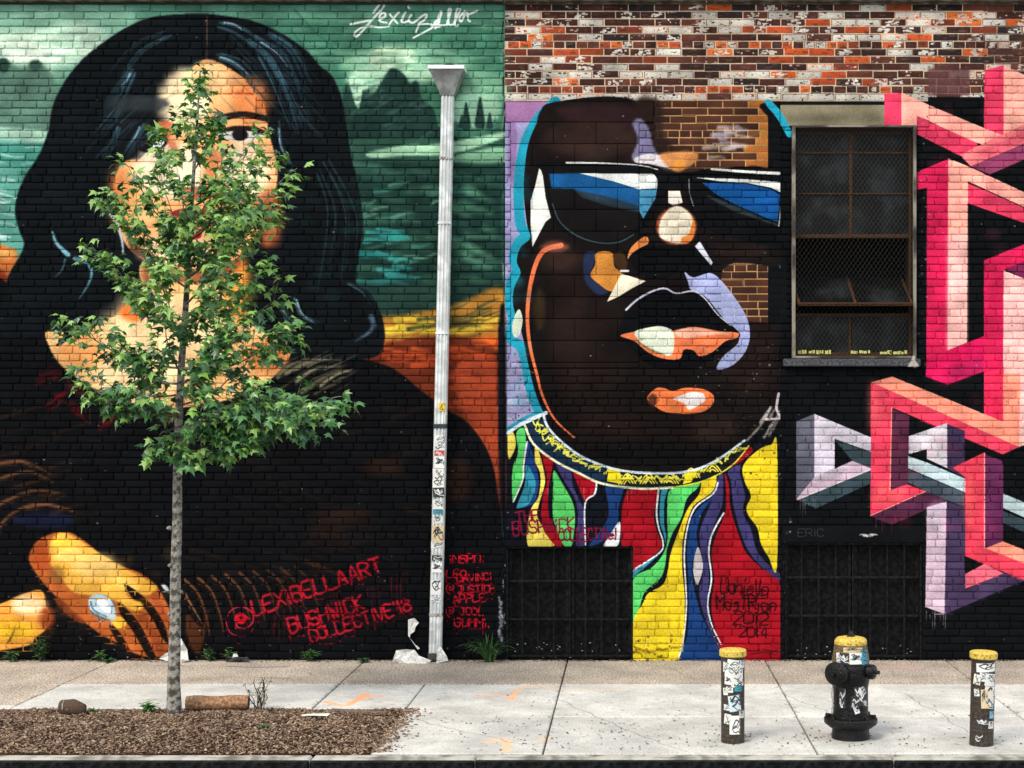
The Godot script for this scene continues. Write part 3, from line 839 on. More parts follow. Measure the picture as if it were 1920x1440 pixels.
func paint_sweater():
	var line := c8(18, 20, 28)
	var red := c8(150, 19, 32)
	var yel := c8(222, 196, 40)
	var pale := c8(226, 208, 92)
	var grn := c8(84, 190, 98)
	var navy := c8(26, 58, 112)
	var plum := c8(58, 54, 100)
	var teal := c8(46, 128, 150)
	var wht := c8(220, 222, 224)
	P([950, 808, 985, 792, 1010, 838, 1060, 874, 1130, 905, 1200, 914, 1260, 913, 1320, 900, 1370, 872, 1405, 835, 1446, 828, 1463, 830, 1465, 1240, 950, 1240], line, 0, false)
	for s in [
		[pale, [952, 812, 963, 812, 967, 834, 960, 854, 953, 858]],
		[grn, [968, 812, 982, 802, 986, 830, 980, 870, 980, 900, 968, 932, 961, 940, 961, 880, 971, 850]],
		[navy, [990, 826, 1002, 862, 1009, 892, 1009, 920, 1000, 944, 972, 953, 970, 946, 986, 905, 986, 870]],
		[teal, [986, 872, 1000, 890, 1004, 914, 992, 944, 972, 953, 970, 946, 984, 908]],
		[pale, [1004, 834, 1012, 852, 1021, 890, 1021, 910, 1010, 948, 1008, 970, 1028, 1004, 1038, 1024, 990, 1024, 994, 960, 1010, 930, 1013, 890, 1003, 864]],
		[red, [1014, 840, 1036, 863, 1033, 890, 1028, 920, 1030, 970, 1048, 1000, 1054, 1024, 1042, 1024, 1016, 985, 1018, 930, 1026, 900]],
		[grn, [1038, 882, 1054, 906, 1073, 940, 1078, 966, 1076, 1000, 1071, 1024, 1058, 1024, 1042, 990, 1036, 960, 1037, 920]],
		[plum, [1041, 867, 1069, 881, 1074, 912, 1088, 940, 1095, 960, 1096, 1024, 1081, 1024, 1083, 970, 1078, 935, 1060, 905]],
		[red, [1076, 884, 1113, 896, 1116, 906, 1113, 924, 1097, 938, 1086, 915]],
		[navy, [1136, 906, 1168, 912, 1160, 950, 1158, 985, 1138, 1010, 1104, 1024, 1136, 980, 1141, 950]],
		[wht, [1142, 1006, 1161, 978, 1163, 1000, 1157, 1024, 1132, 1024]],
		[red, [1180, 919, 1230, 919, 1228, 950, 1226, 970, 1233, 1000, 1241, 1020, 1233, 1035, 1213, 1050, 1186, 1066, 1186, 1024, 1166, 1024, 1166, 960, 1171, 935]],
		[teal, [1240, 919, 1252, 916, 1246, 940, 1245, 980, 1249, 1008, 1240, 1035, 1186, 1082, 1186, 1072, 1242, 1030, 1246, 1010, 1237, 975]],
		[grn, [1258, 916, 1310, 902, 1308, 915, 1288, 935, 1278, 970, 1261, 1000, 1251, 1030, 1247, 1060, 1238, 1084, 1209, 1110, 1199, 1140, 1190, 1158, 1184, 1160, 1184, 1088, 1225, 1062, 1250, 1022, 1251, 960]],
		[yel, [1318, 897, 1340, 890, 1343, 905, 1333, 925, 1304, 945, 1291, 970, 1281, 1010, 1279, 1060, 1284, 1120, 1282, 1180, 1271, 1236, 1186, 1236, 1186, 1168, 1205, 1132, 1216, 1112, 1246, 1092, 1257, 1040, 1271, 1000, 1289, 955, 1311, 926]],
		[navy, [1311, 952, 1338, 932, 1316, 962, 1306, 1000, 1308, 1028, 1297, 1060, 1303, 1110, 1318, 1160, 1338, 1200, 1352, 1236, 1277, 1236, 1289, 1190, 1291, 1100, 1288, 1030, 1294, 982]],
		[c8(180, 172, 176), [1308, 1026, 1315, 1042, 1318, 1066, 1308, 1096, 1301, 1080, 1300, 1055]],
		[plum, [1346, 894, 1355, 887, 1356, 920, 1353, 950, 1337, 990, 1327, 1030, 1329, 1080, 1327, 1140, 1334, 1180, 1362, 1236, 1355, 1236, 1324, 1165, 1311, 1110, 1319, 1070, 1312, 1000, 1332, 945]],
		[red, [1359, 887, 1367, 912, 1369, 950, 1384, 1000, 1399, 1036, 1430, 1067, 1462, 1093, 1464, 1236, 1367, 1236, 1339, 1170, 1334, 1130, 1339, 1085, 1334, 1040, 1342, 1005, 1360, 960, 1361, 920]],
		[red, [1404, 839, 1412, 845, 1391, 864, 1366, 878, 1360, 879, 1382, 860]],
		[plum, [1365, 883, 1388, 870, 1387, 886, 1397, 930, 1393, 960, 1408, 992, 1418, 1030, 1438, 1056, 1462, 1076, 1462, 1088, 1427, 1062, 1402, 1030, 1386, 990, 1374, 940, 1371, 905]],
		[yel, [1446, 834, 1457, 836, 1457, 1062, 1441, 1044, 1427, 1020, 1420, 990, 1403, 966, 1400, 950, 1408, 930, 1397, 905, 1392, 880, 1402, 861, 1426, 841]],
	]: P(s[1], s[0])
	for s in [[988, 828, 982, 870, 980, 900, 962, 942], [1119, 900, 1115, 926, 1097, 945, 1098, 1022], [1235, 918, 1231, 960, 1235, 990, 1243, 1016, 1237, 1036, 1188, 1068], [1346, 905, 1337, 926, 1305, 950, 1290, 985, 1283, 1040, 1287, 1130, 1281, 1200, 1272, 1236], [1357, 962, 1336, 1000, 1329, 1035, 1334, 1085, 1327, 1130, 1334, 1170, 1352, 1208]]:
		L(s, 3.5, wht, 0, 2.5)
	# collar band
	P([1020, 775, 1030, 800, 1060, 830, 1100, 857, 1160, 878, 1220, 884, 1290, 881, 1340, 862, 1396, 826, 1404, 836, 1370, 872, 1320, 900, 1260, 913, 1200, 914, 1130, 905, 1085, 885, 1040, 862, 1000, 830, 984, 797], c8(24, 42, 62))
	P([1144, 876, 1220, 888, 1290, 884, 1340, 866, 1398, 828, 1404, 836, 1370, 872, 1320, 900, 1260, 911, 1200, 912, 1140, 904], c8(24, 28, 30))
	var mid := smoothed(pts([1006, 792, 1030, 824, 1062, 848, 1110, 874, 1160, 891, 1220, 898, 1280, 894, 1320, 882, 1360, 860, 1394, 836]), false)
	for i in 78:
		var p := mid[i % mid.size()]
		var e := 7.0 if p.x > 1050 else 9.0
		L([p.x + rr(-9, 9), p.y + rr(-e, e), p.x + rr(-9, 9), p.y + rr(-e, e), p.x + rr(-9, 9), p.y + rr(-e, e)], rr(1.8, 3.4), c8(212, 206, 80))
	Q([1142, 876, 1162, 879, 1166, 908, 1138, 902], c8(222, 206, 40))
	for i in 5:
		var x := 1176.0 + i * 40.0
		for k in 3: L([x - 16 + k * 5, 908 - i * 1.5 - maxi(0, i - 2) * 9, x, 888 + k * 6 - maxi(0, i - 2) * 10, x + 16 - k * 5, 906 - maxi(0, i - 2) * 11], 2.4, c8(216, 204, 60))
	Q([1288, 886, 1310, 880, 1296, 904, 1280, 908], c8(222, 206, 40))
	L([1018, 775, 1028, 802, 1058, 833, 1098, 860, 1158, 881, 1220, 887, 1290, 884, 1342, 864, 1396, 826], 4.5, c8(206, 216, 224))
	L([984, 797, 1000, 832, 1040, 864, 1085, 887, 1130, 907, 1200, 916, 1262, 914], 4.5, c8(226, 226, 190))
	L([1262, 914, 1322, 901, 1372, 873, 1404, 836], 2.5, c8(216, 206, 60))
	L([952, 812, 976, 796, 1024, 774], 7, c8(206, 218, 226))
	L([950, 806, 980, 786, 1014, 770], 6, c8(40, 140, 160))
	# smeared whites behind the collar
	brush(7, 1432, 760, 1460, 826, 16, 5, -1.6, c8(190, 184, 180, 0.9), c8(120, 104, 106, 0.8), 1)
	L([1440, 772, 1424, 800, 1400, 826], 6, c8(150, 146, 136, 0.9), 1, 3)
	L([1460, 738, 1456, 766, 1462, 784, 1436, 786], 5, c8(196, 182, 186))
	brush(8, 1190, 1200, 1270, 1234, 20, 4, 0.1, c8(60, 54, 20, 0.8), c8(30, 30, 22, 0.8), 1)

func paint_bars():
	var hot := c8(216, 60, 94)
	var deep := c8(206, 34, 82)
	var skin := c8(246, 172, 156)
	var rose := c8(244, 188, 182)
	var peach := c8(246, 152, 128)
	var plum := c8(80, 40, 64)
	var vio := c8(66, 52, 82)
	var grey := c8(202, 194, 208)
	var ice := c8(184, 202, 208)
	var slate := c8(54, 68, 76)
	var ink := c8(15, 17, 20)
	Q([1463, 190, 2060, 190, 2060, 1300, 1463, 1300], ink)
	Q([1740, 182, 2060, 182, 2060, 196, 1740, 196], ink)
	Q([1740, 128, 1818, 128, 1818, 180, 1740, 180], c8(92, 60, 62, 0.8), 1)
	Q([1463, 197, 1662, 197, 1662, 236, 1463, 236], c8(126, 118, 96))
	Q([1478, 214, 1650, 214, 1650, 228, 1478, 228], c8(100, 96, 78, 0.7), 3)
	L([1442, 194, 1462, 218, 1481, 252], 13, c8(34, 152, 180))
	# crossing beams above
	Q([1658, 175, 1691, 174, 1691, 237, 1658, 237], hot)
	Q([1690, 173, 1735, 194, 1845, 240, 1882, 254, 1866, 278, 1820, 264, 1740, 226, 1719, 218, 1719, 237, 1690, 237], skin)
	Q([1719, 218, 1740, 227, 1832, 268, 1838, 286, 1800, 292, 1720, 252], hot)
	Q([1846, 132, 1882, 122, 1882, 254, 1845, 240], hot)
	Q([1882, 122, 1920, 140, 1960, 160, 1960, 225, 1882, 254], skin)
	Q([1800, 290, 1870, 256, 1960, 216, 1960, 252, 1820, 312], c8(232, 122, 126))
	Q([1830, 286, 1960, 226, 1960, 248, 1850, 298], c8(222, 92, 112, 0.8), 2)
	Q([1820, 312, 1960, 252, 1960, 282, 1856, 327], c8(142, 62, 98))
	Q([1720, 322, 1780, 297, 1780, 345, 1738, 352, 1720, 356], deep)
	Q([1738, 350, 1779, 330, 1779, 658, 1737, 676], deep)
	Q([1778, 297, 1816, 312, 1920, 360, 1960, 380, 1960, 408, 1920, 388, 1850, 356, 1815, 340, 1813, 642, 1777, 657], skin)
	Q([1778, 440, 1814, 440, 1813, 642, 1777, 657], c8(244, 190, 186, 0.8), 3)
	Q([1815, 344, 1850, 358, 1960, 408, 1960, 436, 1920, 418, 1815, 381], hot)
	Q([1737, 674, 1777, 657, 1845, 630, 1845, 696, 1777, 721, 1736, 706], c8(216, 28, 90))
	Q([1780, 690, 1845, 664, 1845, 694, 1778, 720], c8(170, 34, 86, 0.7), 3)
	Q([1845, 488, 1920, 458, 1960, 442, 1960, 474, 1884, 505, 1882, 790, 1845, 776], deep)
	Q([1884, 505, 1960, 474, 1960, 540], c8(116, 36, 74))
	Q([1882, 507, 1920, 522, 1960, 540, 1960, 818, 1912, 838, 1880, 848], rose)
	# large frame
	Q([1845, 700, 1882, 688, 1882, 792, 1845, 778], c8(232, 46, 88))
	Q([1633, 717, 1673, 706, 1845, 776, 1881, 790, 1881, 700, 1913, 700, 1911, 838], peach)
	Q([1633, 717, 1911, 838, 1880, 852, 1672, 764, 1669, 919, 1701, 908, 1736, 921, 1632, 967], c8(218, 64, 90))
	P([1634, 724, 1650, 728, 1652, 800, 1634, 800], c8(240, 104, 108, 0.6), 4)
	P([1634, 940, 1650, 900, 1700, 915, 1680, 944], c8(240, 100, 100, 0.5), 3)
	Q([1740, 790, 1790, 812, 1776, 808, 1720, 786], c8(214, 44, 84, 0.7), 2)
	Q([1672, 766, 1705, 780, 1703, 906, 1669, 920], c8(82, 40, 62))
	L([1672, 764, 1669, 919], 1.6, c8(246, 160, 140), 0, -1, false)
	Q([1632, 968, 1736, 921, 1776, 938, 1672, 984], plum)
	L([1632, 967, 1736, 921], 1.6, c8(246, 150, 140), 0, -1, false)
	# grey frame behind
	Q([1493, 790, 1527, 776, 1527, 896, 1493, 936], c8(92, 92, 106))
	Q([1527, 776, 1633, 820, 1633, 847, 1565, 823, 1565, 878, 1527, 895], grey)
	Q([1493, 936, 1527, 895, 1600, 862, 1633, 876, 1633, 881, 1495, 938], c8(192, 168, 184))
	E(1560, 890, 30, 8, c8(160, 150, 164, 0.8), 2, -0.4)
	Q([1565, 825, 1633, 848, 1633, 878, 1598, 864], slate)
	Q([1565, 848, 1600, 863, 1565, 879], ink)
	Q([1495, 938, 1633, 881, 1633, 906, 1531, 953], slate)
	L([1495, 937, 1632, 881], 1.4, c8(214, 200, 206), 0, -1, false)
	Q([1704, 818, 1776, 793, 1776, 878, 1740, 861, 1704, 850], c8(204, 196, 204))
	Q([1706, 851, 1738, 842, 1738, 862], ink)
	Q([1703, 855, 1740, 868, 1811, 898, 1811, 924, 1703, 878], ice)
	Q([1703, 880, 1809, 924, 1809, 951, 1776, 938, 1736, 921, 1703, 905], c8(66, 76, 86))
	Q([1776, 795, 1809, 808, 1809, 896, 1776, 879], c8(62, 48, 76))
	Q([1880, 925, 1960, 958, 1960, 988, 1880, 952], ice)
	Q([1880, 958, 1960, 990, 1960, 1016, 1880, 980], slate)
	# lower beams
	Q([1738, 951, 1775, 940, 1772, 1152, 1735, 1138], c8(200, 176, 192))
	P([1742, 946, 1770, 944, 1768, 990, 1742, 990], c8(160, 150, 164, 0.5), 3)
	Q([1775, 940, 1810, 952, 1810, 1106, 1882, 1074, 1960, 1100, 1960, 1072, 1771, 1152], vio)
	Q([1786, 877, 1846, 848, 1846, 1026, 1960, 1070, 1960, 1100, 1920, 1088, 1810, 1043, 1810, 895], c8(218, 64, 86))
	P([1812, 900, 1826, 900, 1826, 980, 1812, 980], c8(242, 100, 96, 0.6), 3)
	Q([1846, 851, 1881, 865, 1881, 1016, 1847, 1029], c8(98, 42, 82))
	L([1846, 850, 1846, 1028], 1.8, c8(246, 160, 150), 0, -1, false)
	Q([1848, 1028, 1880, 1015, 1960, 1046, 1960, 1072, 1920, 1056], peach)
	Q([1810, 1076, 1846, 1057, 1882, 1075, 1810, 1104], c8(222, 102, 122))
	Q([1808, 1042, 1842, 1056, 1809, 1075], ink)

func paint_writing():
	var w := c8(226, 232, 226)
	var o := 480.0
	for s in [[880, 95, 930, 32, 962, 42, 905, 110, 850, 172, 790, 242, 752, 274, 738, 250, 790, 208, 860, 196, 930, 205, 1000, 196], [710, 182, 790, 166, 862, 150], [920, 150, 968, 122, 962, 96, 932, 110, 930, 158, 980, 170], [1000, 104, 1030, 140, 1062, 176], [1072, 92, 1030, 140, 1000, 182], [1120, 92, 1092, 150, 1100, 166, 1140, 160], [1140, 52, 1150, 62],
		[1164, 112, 1144, 150, 1180, 170, 1250, 116, 1280, 112, 1262, 150, 1222, 180, 1306, 180, 1326, 202, 1270, 236, 1180, 284], [1222, 180, 1200, 240], [1320, 196, 1372, 170, 1366, 150, 1340, 170, 1344, 200, 1380, 200], [1345, 212, 1390, 104, 1380, 92, 1362, 180, 1420, 188], [1430, 188, 1462, 76, 1442, 80, 1446, 180, 1470, 184], [1480, 186, 1530, 74, 1504, 76, 1492, 186, 1516, 188], [1566, 82, 1526, 130, 1540, 160, 1580, 92, 1592, 152, 1606, 160], [1540, 110, 1600, 106, 1660, 80]]:
		var q := []
		for i in range(0, s.size(), 2): q.append_array([o + s[i] / 4.0, s[i + 1] / 4.0])
		L(q, 4.2, w, 0, 3.4)
	var red := c8(180, 24, 40)
	L([466, 1160, 452, 1150, 441, 1158, 444, 1174, 460, 1178, 474, 1166, 472, 1148, 454, 1138, 434, 1144, 424, 1164, 432, 1186, 450, 1194], 3.2, c8(196, 34, 60, 0.9), 0, 2)
	E(452, 1160, 11, 10, c8(226, 20, 44, 0.9), 1)
	E(452, 1158, 3, 3, c8(40, 16, 20), 1)
	T("LEXIBELLAART", 478, 1154, 28, -19, 4.2, red, 0.8, 0.045, 1)
	T("BUSHWICK", 546, 1186, 27, -18, 4.0, red, 0.74, 0.045, 1)
	T("COLLECTIVE'18", 584, 1204, 23, -18, 3.8, red, 0.76, 0.045, 1)
	var red2 := c8(190, 22, 40)
	T("iNSPO:", 843, 1056, 15, -2, 2.4, red2, 0.9)
	T("LEO", 838, 1082, 14, 2, 2.4, red2, 0.9)
	T("DAVINCi", 858, 1091, 13, -4, 2.4, red2, 0.85)
	for q in [[845, 1103], [845, 1146]]: L([q[0] + 3, q[1], q[0] - 2, q[1] - 3, q[0] - 2, q[1] + 3, q[0] + 5, q[1] + 2, q[0] + 4, q[1] - 7, q[0] - 6, q[1] - 6, q[0] - 8, q[1] + 4, q[0] - 2, q[1] + 11], 2, red2)
	T("JUSTICE", 858, 1112, 13, -2, 2.4, red2, 0.86)
	T("APPLE", 850, 1131, 14, -4, 2.4, red2, 0.9)
	T("JOOL", 862, 1152, 13, 2, 2.4, red2, 0.9)
	T("GUMMi.", 852, 1174, 15, 2, 2.4, red2, 0.92)
	var wine := c8(124, 20, 48)
	T("THE", 968, 980, 20, -6, 3.0, wine, 0.8)
	T("BUSHWiCK", 962, 1003, 24, -4, 3.0, wine, 0.66)
	T("COLLECTiVe!", 1048, 1014, 22, -1, 3.0, wine, 0.5)
	var blk := c8(40, 14, 18)
	T("Danielle", 1352, 1110, 30, 5, 2.8, blk, 0.46, 0.07)
	T("MasTRion", 1344, 1143, 28, 1, 3.2, blk, 0.54, 0.08)
	T("2012", 1376, 1170, 23, 1, 2.8, blk, 0.85, 0.08)
	T("2014", 1386, 1194, 19, 2, 2.6, blk, 0.85, 0.08)
	brush(8, 1385, 1196, 1460, 1226, 40, 2.5, 0.05, c8(60, 16, 22, 0.8), c8(90, 20, 26, 0.8), 0)
	T("ERIC", 1497, 1005, 13, 0, 1.4, c8(50, 54, 56), 1.1, 0.02)
	brush(7, 1616, 1003, 1648, 1004, 8, 3.5, 0.05, c8(206, 206, 206), c8(160, 160, 160), 0)
	# drips run down from the lettering and from the wet edges of the murals
	for i in 34:
		var x := rr(490, 770)
		L([x, 1150 - (x - 490) * 0.3 + rr(0, 40), x + rr(-1, 1), 1158 - (x - 490) * 0.3 + rr(10, 60)], 1.4, c8(140, 20, 34, 0.5), 0, 0.6)
	for q in [[1190, 1160, 1280, c8(150, 130, 20, 0.5)], [1735, 1150, 1775, c8(170, 150, 164, 0.6)], [1633, 968, 1680, c8(150, 40, 62, 0.6)], [1493, 938, 1530, c8(120, 116, 126, 0.5)], [100, 766, 480, c8(160, 110, 66, 0.35)], [700, 690, 930, c8(120, 46, 28, 0.4)], [1000, 915, 1250, c8(190, 190, 150, 0.4)]]:
		for i in 7:
			var x := rr(q[0], q[2])
			L([x, q[1] + rr(-6, 4), x + rr(-1, 1), q[1] + rr(8, 34)], rr(1.0, 2.2), q[3], 0, 0.7)
	# overspray along the painted edges
	for q in [[960, 300, 990, 760, c8(34, 146, 172, 0.14)], [1640, 700, 1900, 1000, c8(220, 60, 90, 0.10)], [1720, 190, 1900, 480, c8(230, 80, 110, 0.10)], [60, 1000, 320, 1200, c8(220, 150, 60, 0.10)], [560, 300, 700, 560, c8(40, 90, 80, 0.14)]]:
		for i in 24: E(rr(q[0], q[2]), rr(q[1], q[3]), rr(8, 20), rr(6, 14), q[4], 3)
	# flaking where coats have come away
	for q in [[1380, 780, 1465, 900], [1465, 960, 1480, 1230], [1190, 1190, 1280, 1236], [940, 600, 952, 1220], [1720, 200, 1740, 700], [0, 1190, 930, 1236], [1300, 640, 1470, 760], [960, 660, 1000, 790]]:
		for i in 46:
			var x := rr(q[0], q[2])
			var y := rr(q[1], q[3])
			Q([x, y, x + rr(1, 5), y + rr(-2, 1), x + rr(2, 6), y + rr(1, 3), x + rr(0, 3), y + rr(1, 4)], [c8(150, 144, 136, 0.7), c8(96, 70, 60, 0.7), c8(34, 32, 32, 0.8), c8(60, 56, 54, 0.7)][rng.randi_range(0, 3)])
	# seam between the two fronts: drips of white and green
	for i in 26:
		var y := rr(20, 1200)
		L([944 + rr(-5, 3), y, 944 + rr(-5, 3), y + rr(10, 46)], rr(1.0, 3.0), [c8(150, 170, 160, 0.7), c8(40, 60, 56, 0.9), c8(20, 22, 26), c8(190, 190, 196, 0.7)][rng.randi_range(0, 3)], 0, 1)
	for i in 9: L([938 + rr(-3, 3), 1120 + i * 9, 938 + rr(-4, 4), 1130 + i * 9], rr(2, 6), c8(150, 156, 166, 0.8), 1)
	P([934, 620, 948, 600, 948, 1000, 936, 900], c8(18, 20, 24), 2)

# ------------------------------------------------------------------ brick fronts
var bricks := []      # {r: Rect2 in mural units, wall: 0 or 1, kind: 0 brick 1 block 2 lintel, row}
const OPEN := [   # wall, rectangle cut out of the courses
	[0, [193, 178, 480, 222]], [0, [216, 222, 456, 690]],
	[1, [947, 190, 1225, 229]], [1, [958, 229, 1198, 690]],
	[1, [1463, 190, 1742, 238]], [1, [1485, 238, 1717, 672]], [1, [1468, 672, 1724, 688]],
	[1, [948, 1025, 1187, 1260]], [1, [1472, 1018, 1730, 1260]], [1, [1466, 985, 1736, 1018]]]

func lay_bricks():
	var pitch := 13.95
	for w in 2:
		var x_from := -420.0 if w == 0 else 946.0
		var x_to := 944.0 if w == 0 else 2330.0
		for row in 89:
			var y0 := 8.5 + row * pitch
			var header := row % 6 == 5
			var step := 21.3 if header else 47.8
			var x := x_from - (0.0 if row % 2 == 0 else step * 0.5) - rr(0, 6)
			if w == 0: x -= 11.0
			while x < x_to:
				var bw := step + rr(-2.0, 2.0)
				var a := maxf(x, x_from)
				var b := minf(x + bw - rr(1.9, 2.9), x_to)
				x += bw
				if b - a < 5.0: continue
				cut(Rect2(a, y0 + rr(-0.4, 0.4), b - a, pitch - rr(1.9, 2.4)), w, row)
	for s in [[0, 216, 456, 222, 690], [1, 958, 1198, 229, 690]]:
		var row := 0
		var y: float = s[3]
		while y < s[4] - 5:
			var x: float = s[1] - (0 if row % 2 == 0 else 40)
			while x < s[2] - 2:
				var a := maxf(x, s[1])
				var b := minf(x + 80.0, s[2])
				if b - a > 4: bricks.append({"r": Rect2(a + 0.4, y + 0.4, b - a - 1.2, minf(40.5, s[4] - y) - 1.2), "wall": s[0], "kind": 1, "row": row})
				x += 80.0
			y += 41.0
			row += 1
	for s in [[0, 193, 178, 480, 222], [1, 947, 190, 1225, 229], [1, 1463, 190, 1742, 238], [1, 1466, 985, 1736, 1018]]:
		bricks.append({"r": Rect2(s[1] + 0.8, s[2] + 0.8, s[3] - s[1] - 1.6, s[4] - s[2] - 1.6), "wall": s[0], "kind": 2, "row": 0})

func cut(r: Rect2, w: int, row: int):
	var left := [r]
	for o in OPEN:
		if o[0] != w: continue
		var q := Rect2(o[1][0], o[1][1], o[1][2] - o[1][0], o[1][3] - o[1][1]).grow(1.0)
		var next := []
		for p: Rect2 in left:
			if not p.intersects(q):
				next.append(p)
				continue
			if q.position.x - p.position.x > 4: next.append(Rect2(p.position.x, p.position.y, q.position.x - p.position.x, p.size.y))
			if p.end.x - q.end.x > 4: next.append(Rect2(q.end.x, p.position.y, p.end.x - q.end.x, p.size.y))
			var mx0 := maxf(p.position.x, q.position.x)
			var mx1 := minf(p.end.x, q.end.x)
			if mx1 - mx0 > 4:
				if q.position.y - p.position.y > 2.5: next.append(Rect2(mx0, p.position.y, mx1 - mx0, q.position.y - p.position.y))
				if p.end.y - q.end.y > 2.5: next.append(Rect2(mx0, q.end.y, mx1 - mx0, p.end.y - q.end.y))
		left = next
	for p in left: bricks.append({"r": p, "wall": w, "kind": 0, "row": row})

class Heap:
	var v := PackedVector3Array()
	var n := PackedVector3Array()
	var t := PackedVector2Array()
	var c := PackedColorArray()
	var i := PackedInt32Array()
	func mesh() -> ArrayMesh:
		var a := []
		a.resize(Mesh.ARRAY_MAX)
		a[Mesh.ARRAY_VERTEX] = v
		a[Mesh.ARRAY_NORMAL] = n
		a[Mesh.ARRAY_TEX_UV] = t
		a[Mesh.ARRAY_COLOR] = c
		a[Mesh.ARRAY_INDEX] = i
		var m := ArrayMesh.new()
		m.add_surface_from_arrays(Mesh.PRIMITIVE_TRIANGLES, a)
		return m

func uv_at(px: float, py: float) -> Vector2:
	return Vector2(clampf((px + OX) / CW, 0.003, 0.997), clampf((py + OY) / CH, 0.003, 0.997))

# a brick with worn, rounded arrises; r in mural units
func add_brick(h: Heap, r: Rect2, front: float, back: float, wear: float, tone: float, bev := 0.6):
	var base := h.v.size()
	var x := [r.position.x, r.end.x, r.end.x, r.position.x]
	var y := [r.position.y, r.position.y, r.end.y, r.end.y]
	var sx := [1, -1, -1, 1]
	var sy := [1, 1, -1, -1]
	var col := Color(tone, tone, tone)
	var tilt := [0.0, 0.0, 0.0, 0.0]
	for k in 4: tilt[k] = rr(-wear, wear) * 0.0016
	var jx := [0.0, 0.0, 0.0, 0.0]
	var jy := [0.0, 0.0, 0.0, 0.0]
	for k in 4:
		jx[k] = rr(-wear, wear) * 0.7
		jy[k] = rr(-wear, wear) * 0.45
	for ring in 3:
		for k in 4:
			var px: float = x[k] + jx[k]
			var py: float = y[k] + jy[k]
			var z := front + float(tilt[k])
			var nn := Vector3(-sx[k] * 0.55, sy[k] * 0.55, 0.65).normalized()
			if ring == 0:
				px += sx[k] * bev
				py += sy[k] * bev
				nn = Vector3(-sx[k] * 0.12, sy[k] * 0.12, 1.0).normalized()
			elif ring == 1: z -= bev / S * 0.8
			else:
				z = back
				nn = Vector3(-sx[k], sy[k], 0.0).normalized()
			h.v.append(Vector3(wx(px), wy(py), z))
			h.n.append(nn)
			h.t.append(uv_at(px, py))
			h.c.append(col)
	h.i.append_array(PackedInt32Array([base, base + 1, base + 2, base, base + 2, base + 3]))
	for ring in 2:
		for k in 4:
			var a := base + ring * 4 + k
			var b := base + ring * 4 + (k + 1) % 4
			h.i.append_array(PackedInt32Array([a, a + 4, b + 4, a, b + 4, b]))

func flat_piece(h: Heap, x0: float, y0: float, x1: float, y1: float, z: float):
	var b := h.v.size()
	for q in [[x0, y0], [x1, y0], [x1, y1], [x0, y1]]:
		h.v.append(Vector3(wx(q[0]), wy(q[1]), z))
		h.n.append(Vector3.BACK)
		h.t.append(uv_at(q[0], q[1]))
		h.c.append(Color.WHITE)
	h.i.append_array(PackedInt32Array([b, b + 1, b + 2, b, b + 2, b + 3]))

func bed_piece(h: Heap, x0: float, y0: float, x1: float, y1: float):
	var xs := [x0, clampf(-57.0, x0, x1), clampf(1977.0, x0, x1), x1]
	for i in 3: if xs[i + 1] - xs[i] > 0.5: flat_piece(h, xs[i], y0, xs[i + 1], y1, -0.016)

var fronts := []

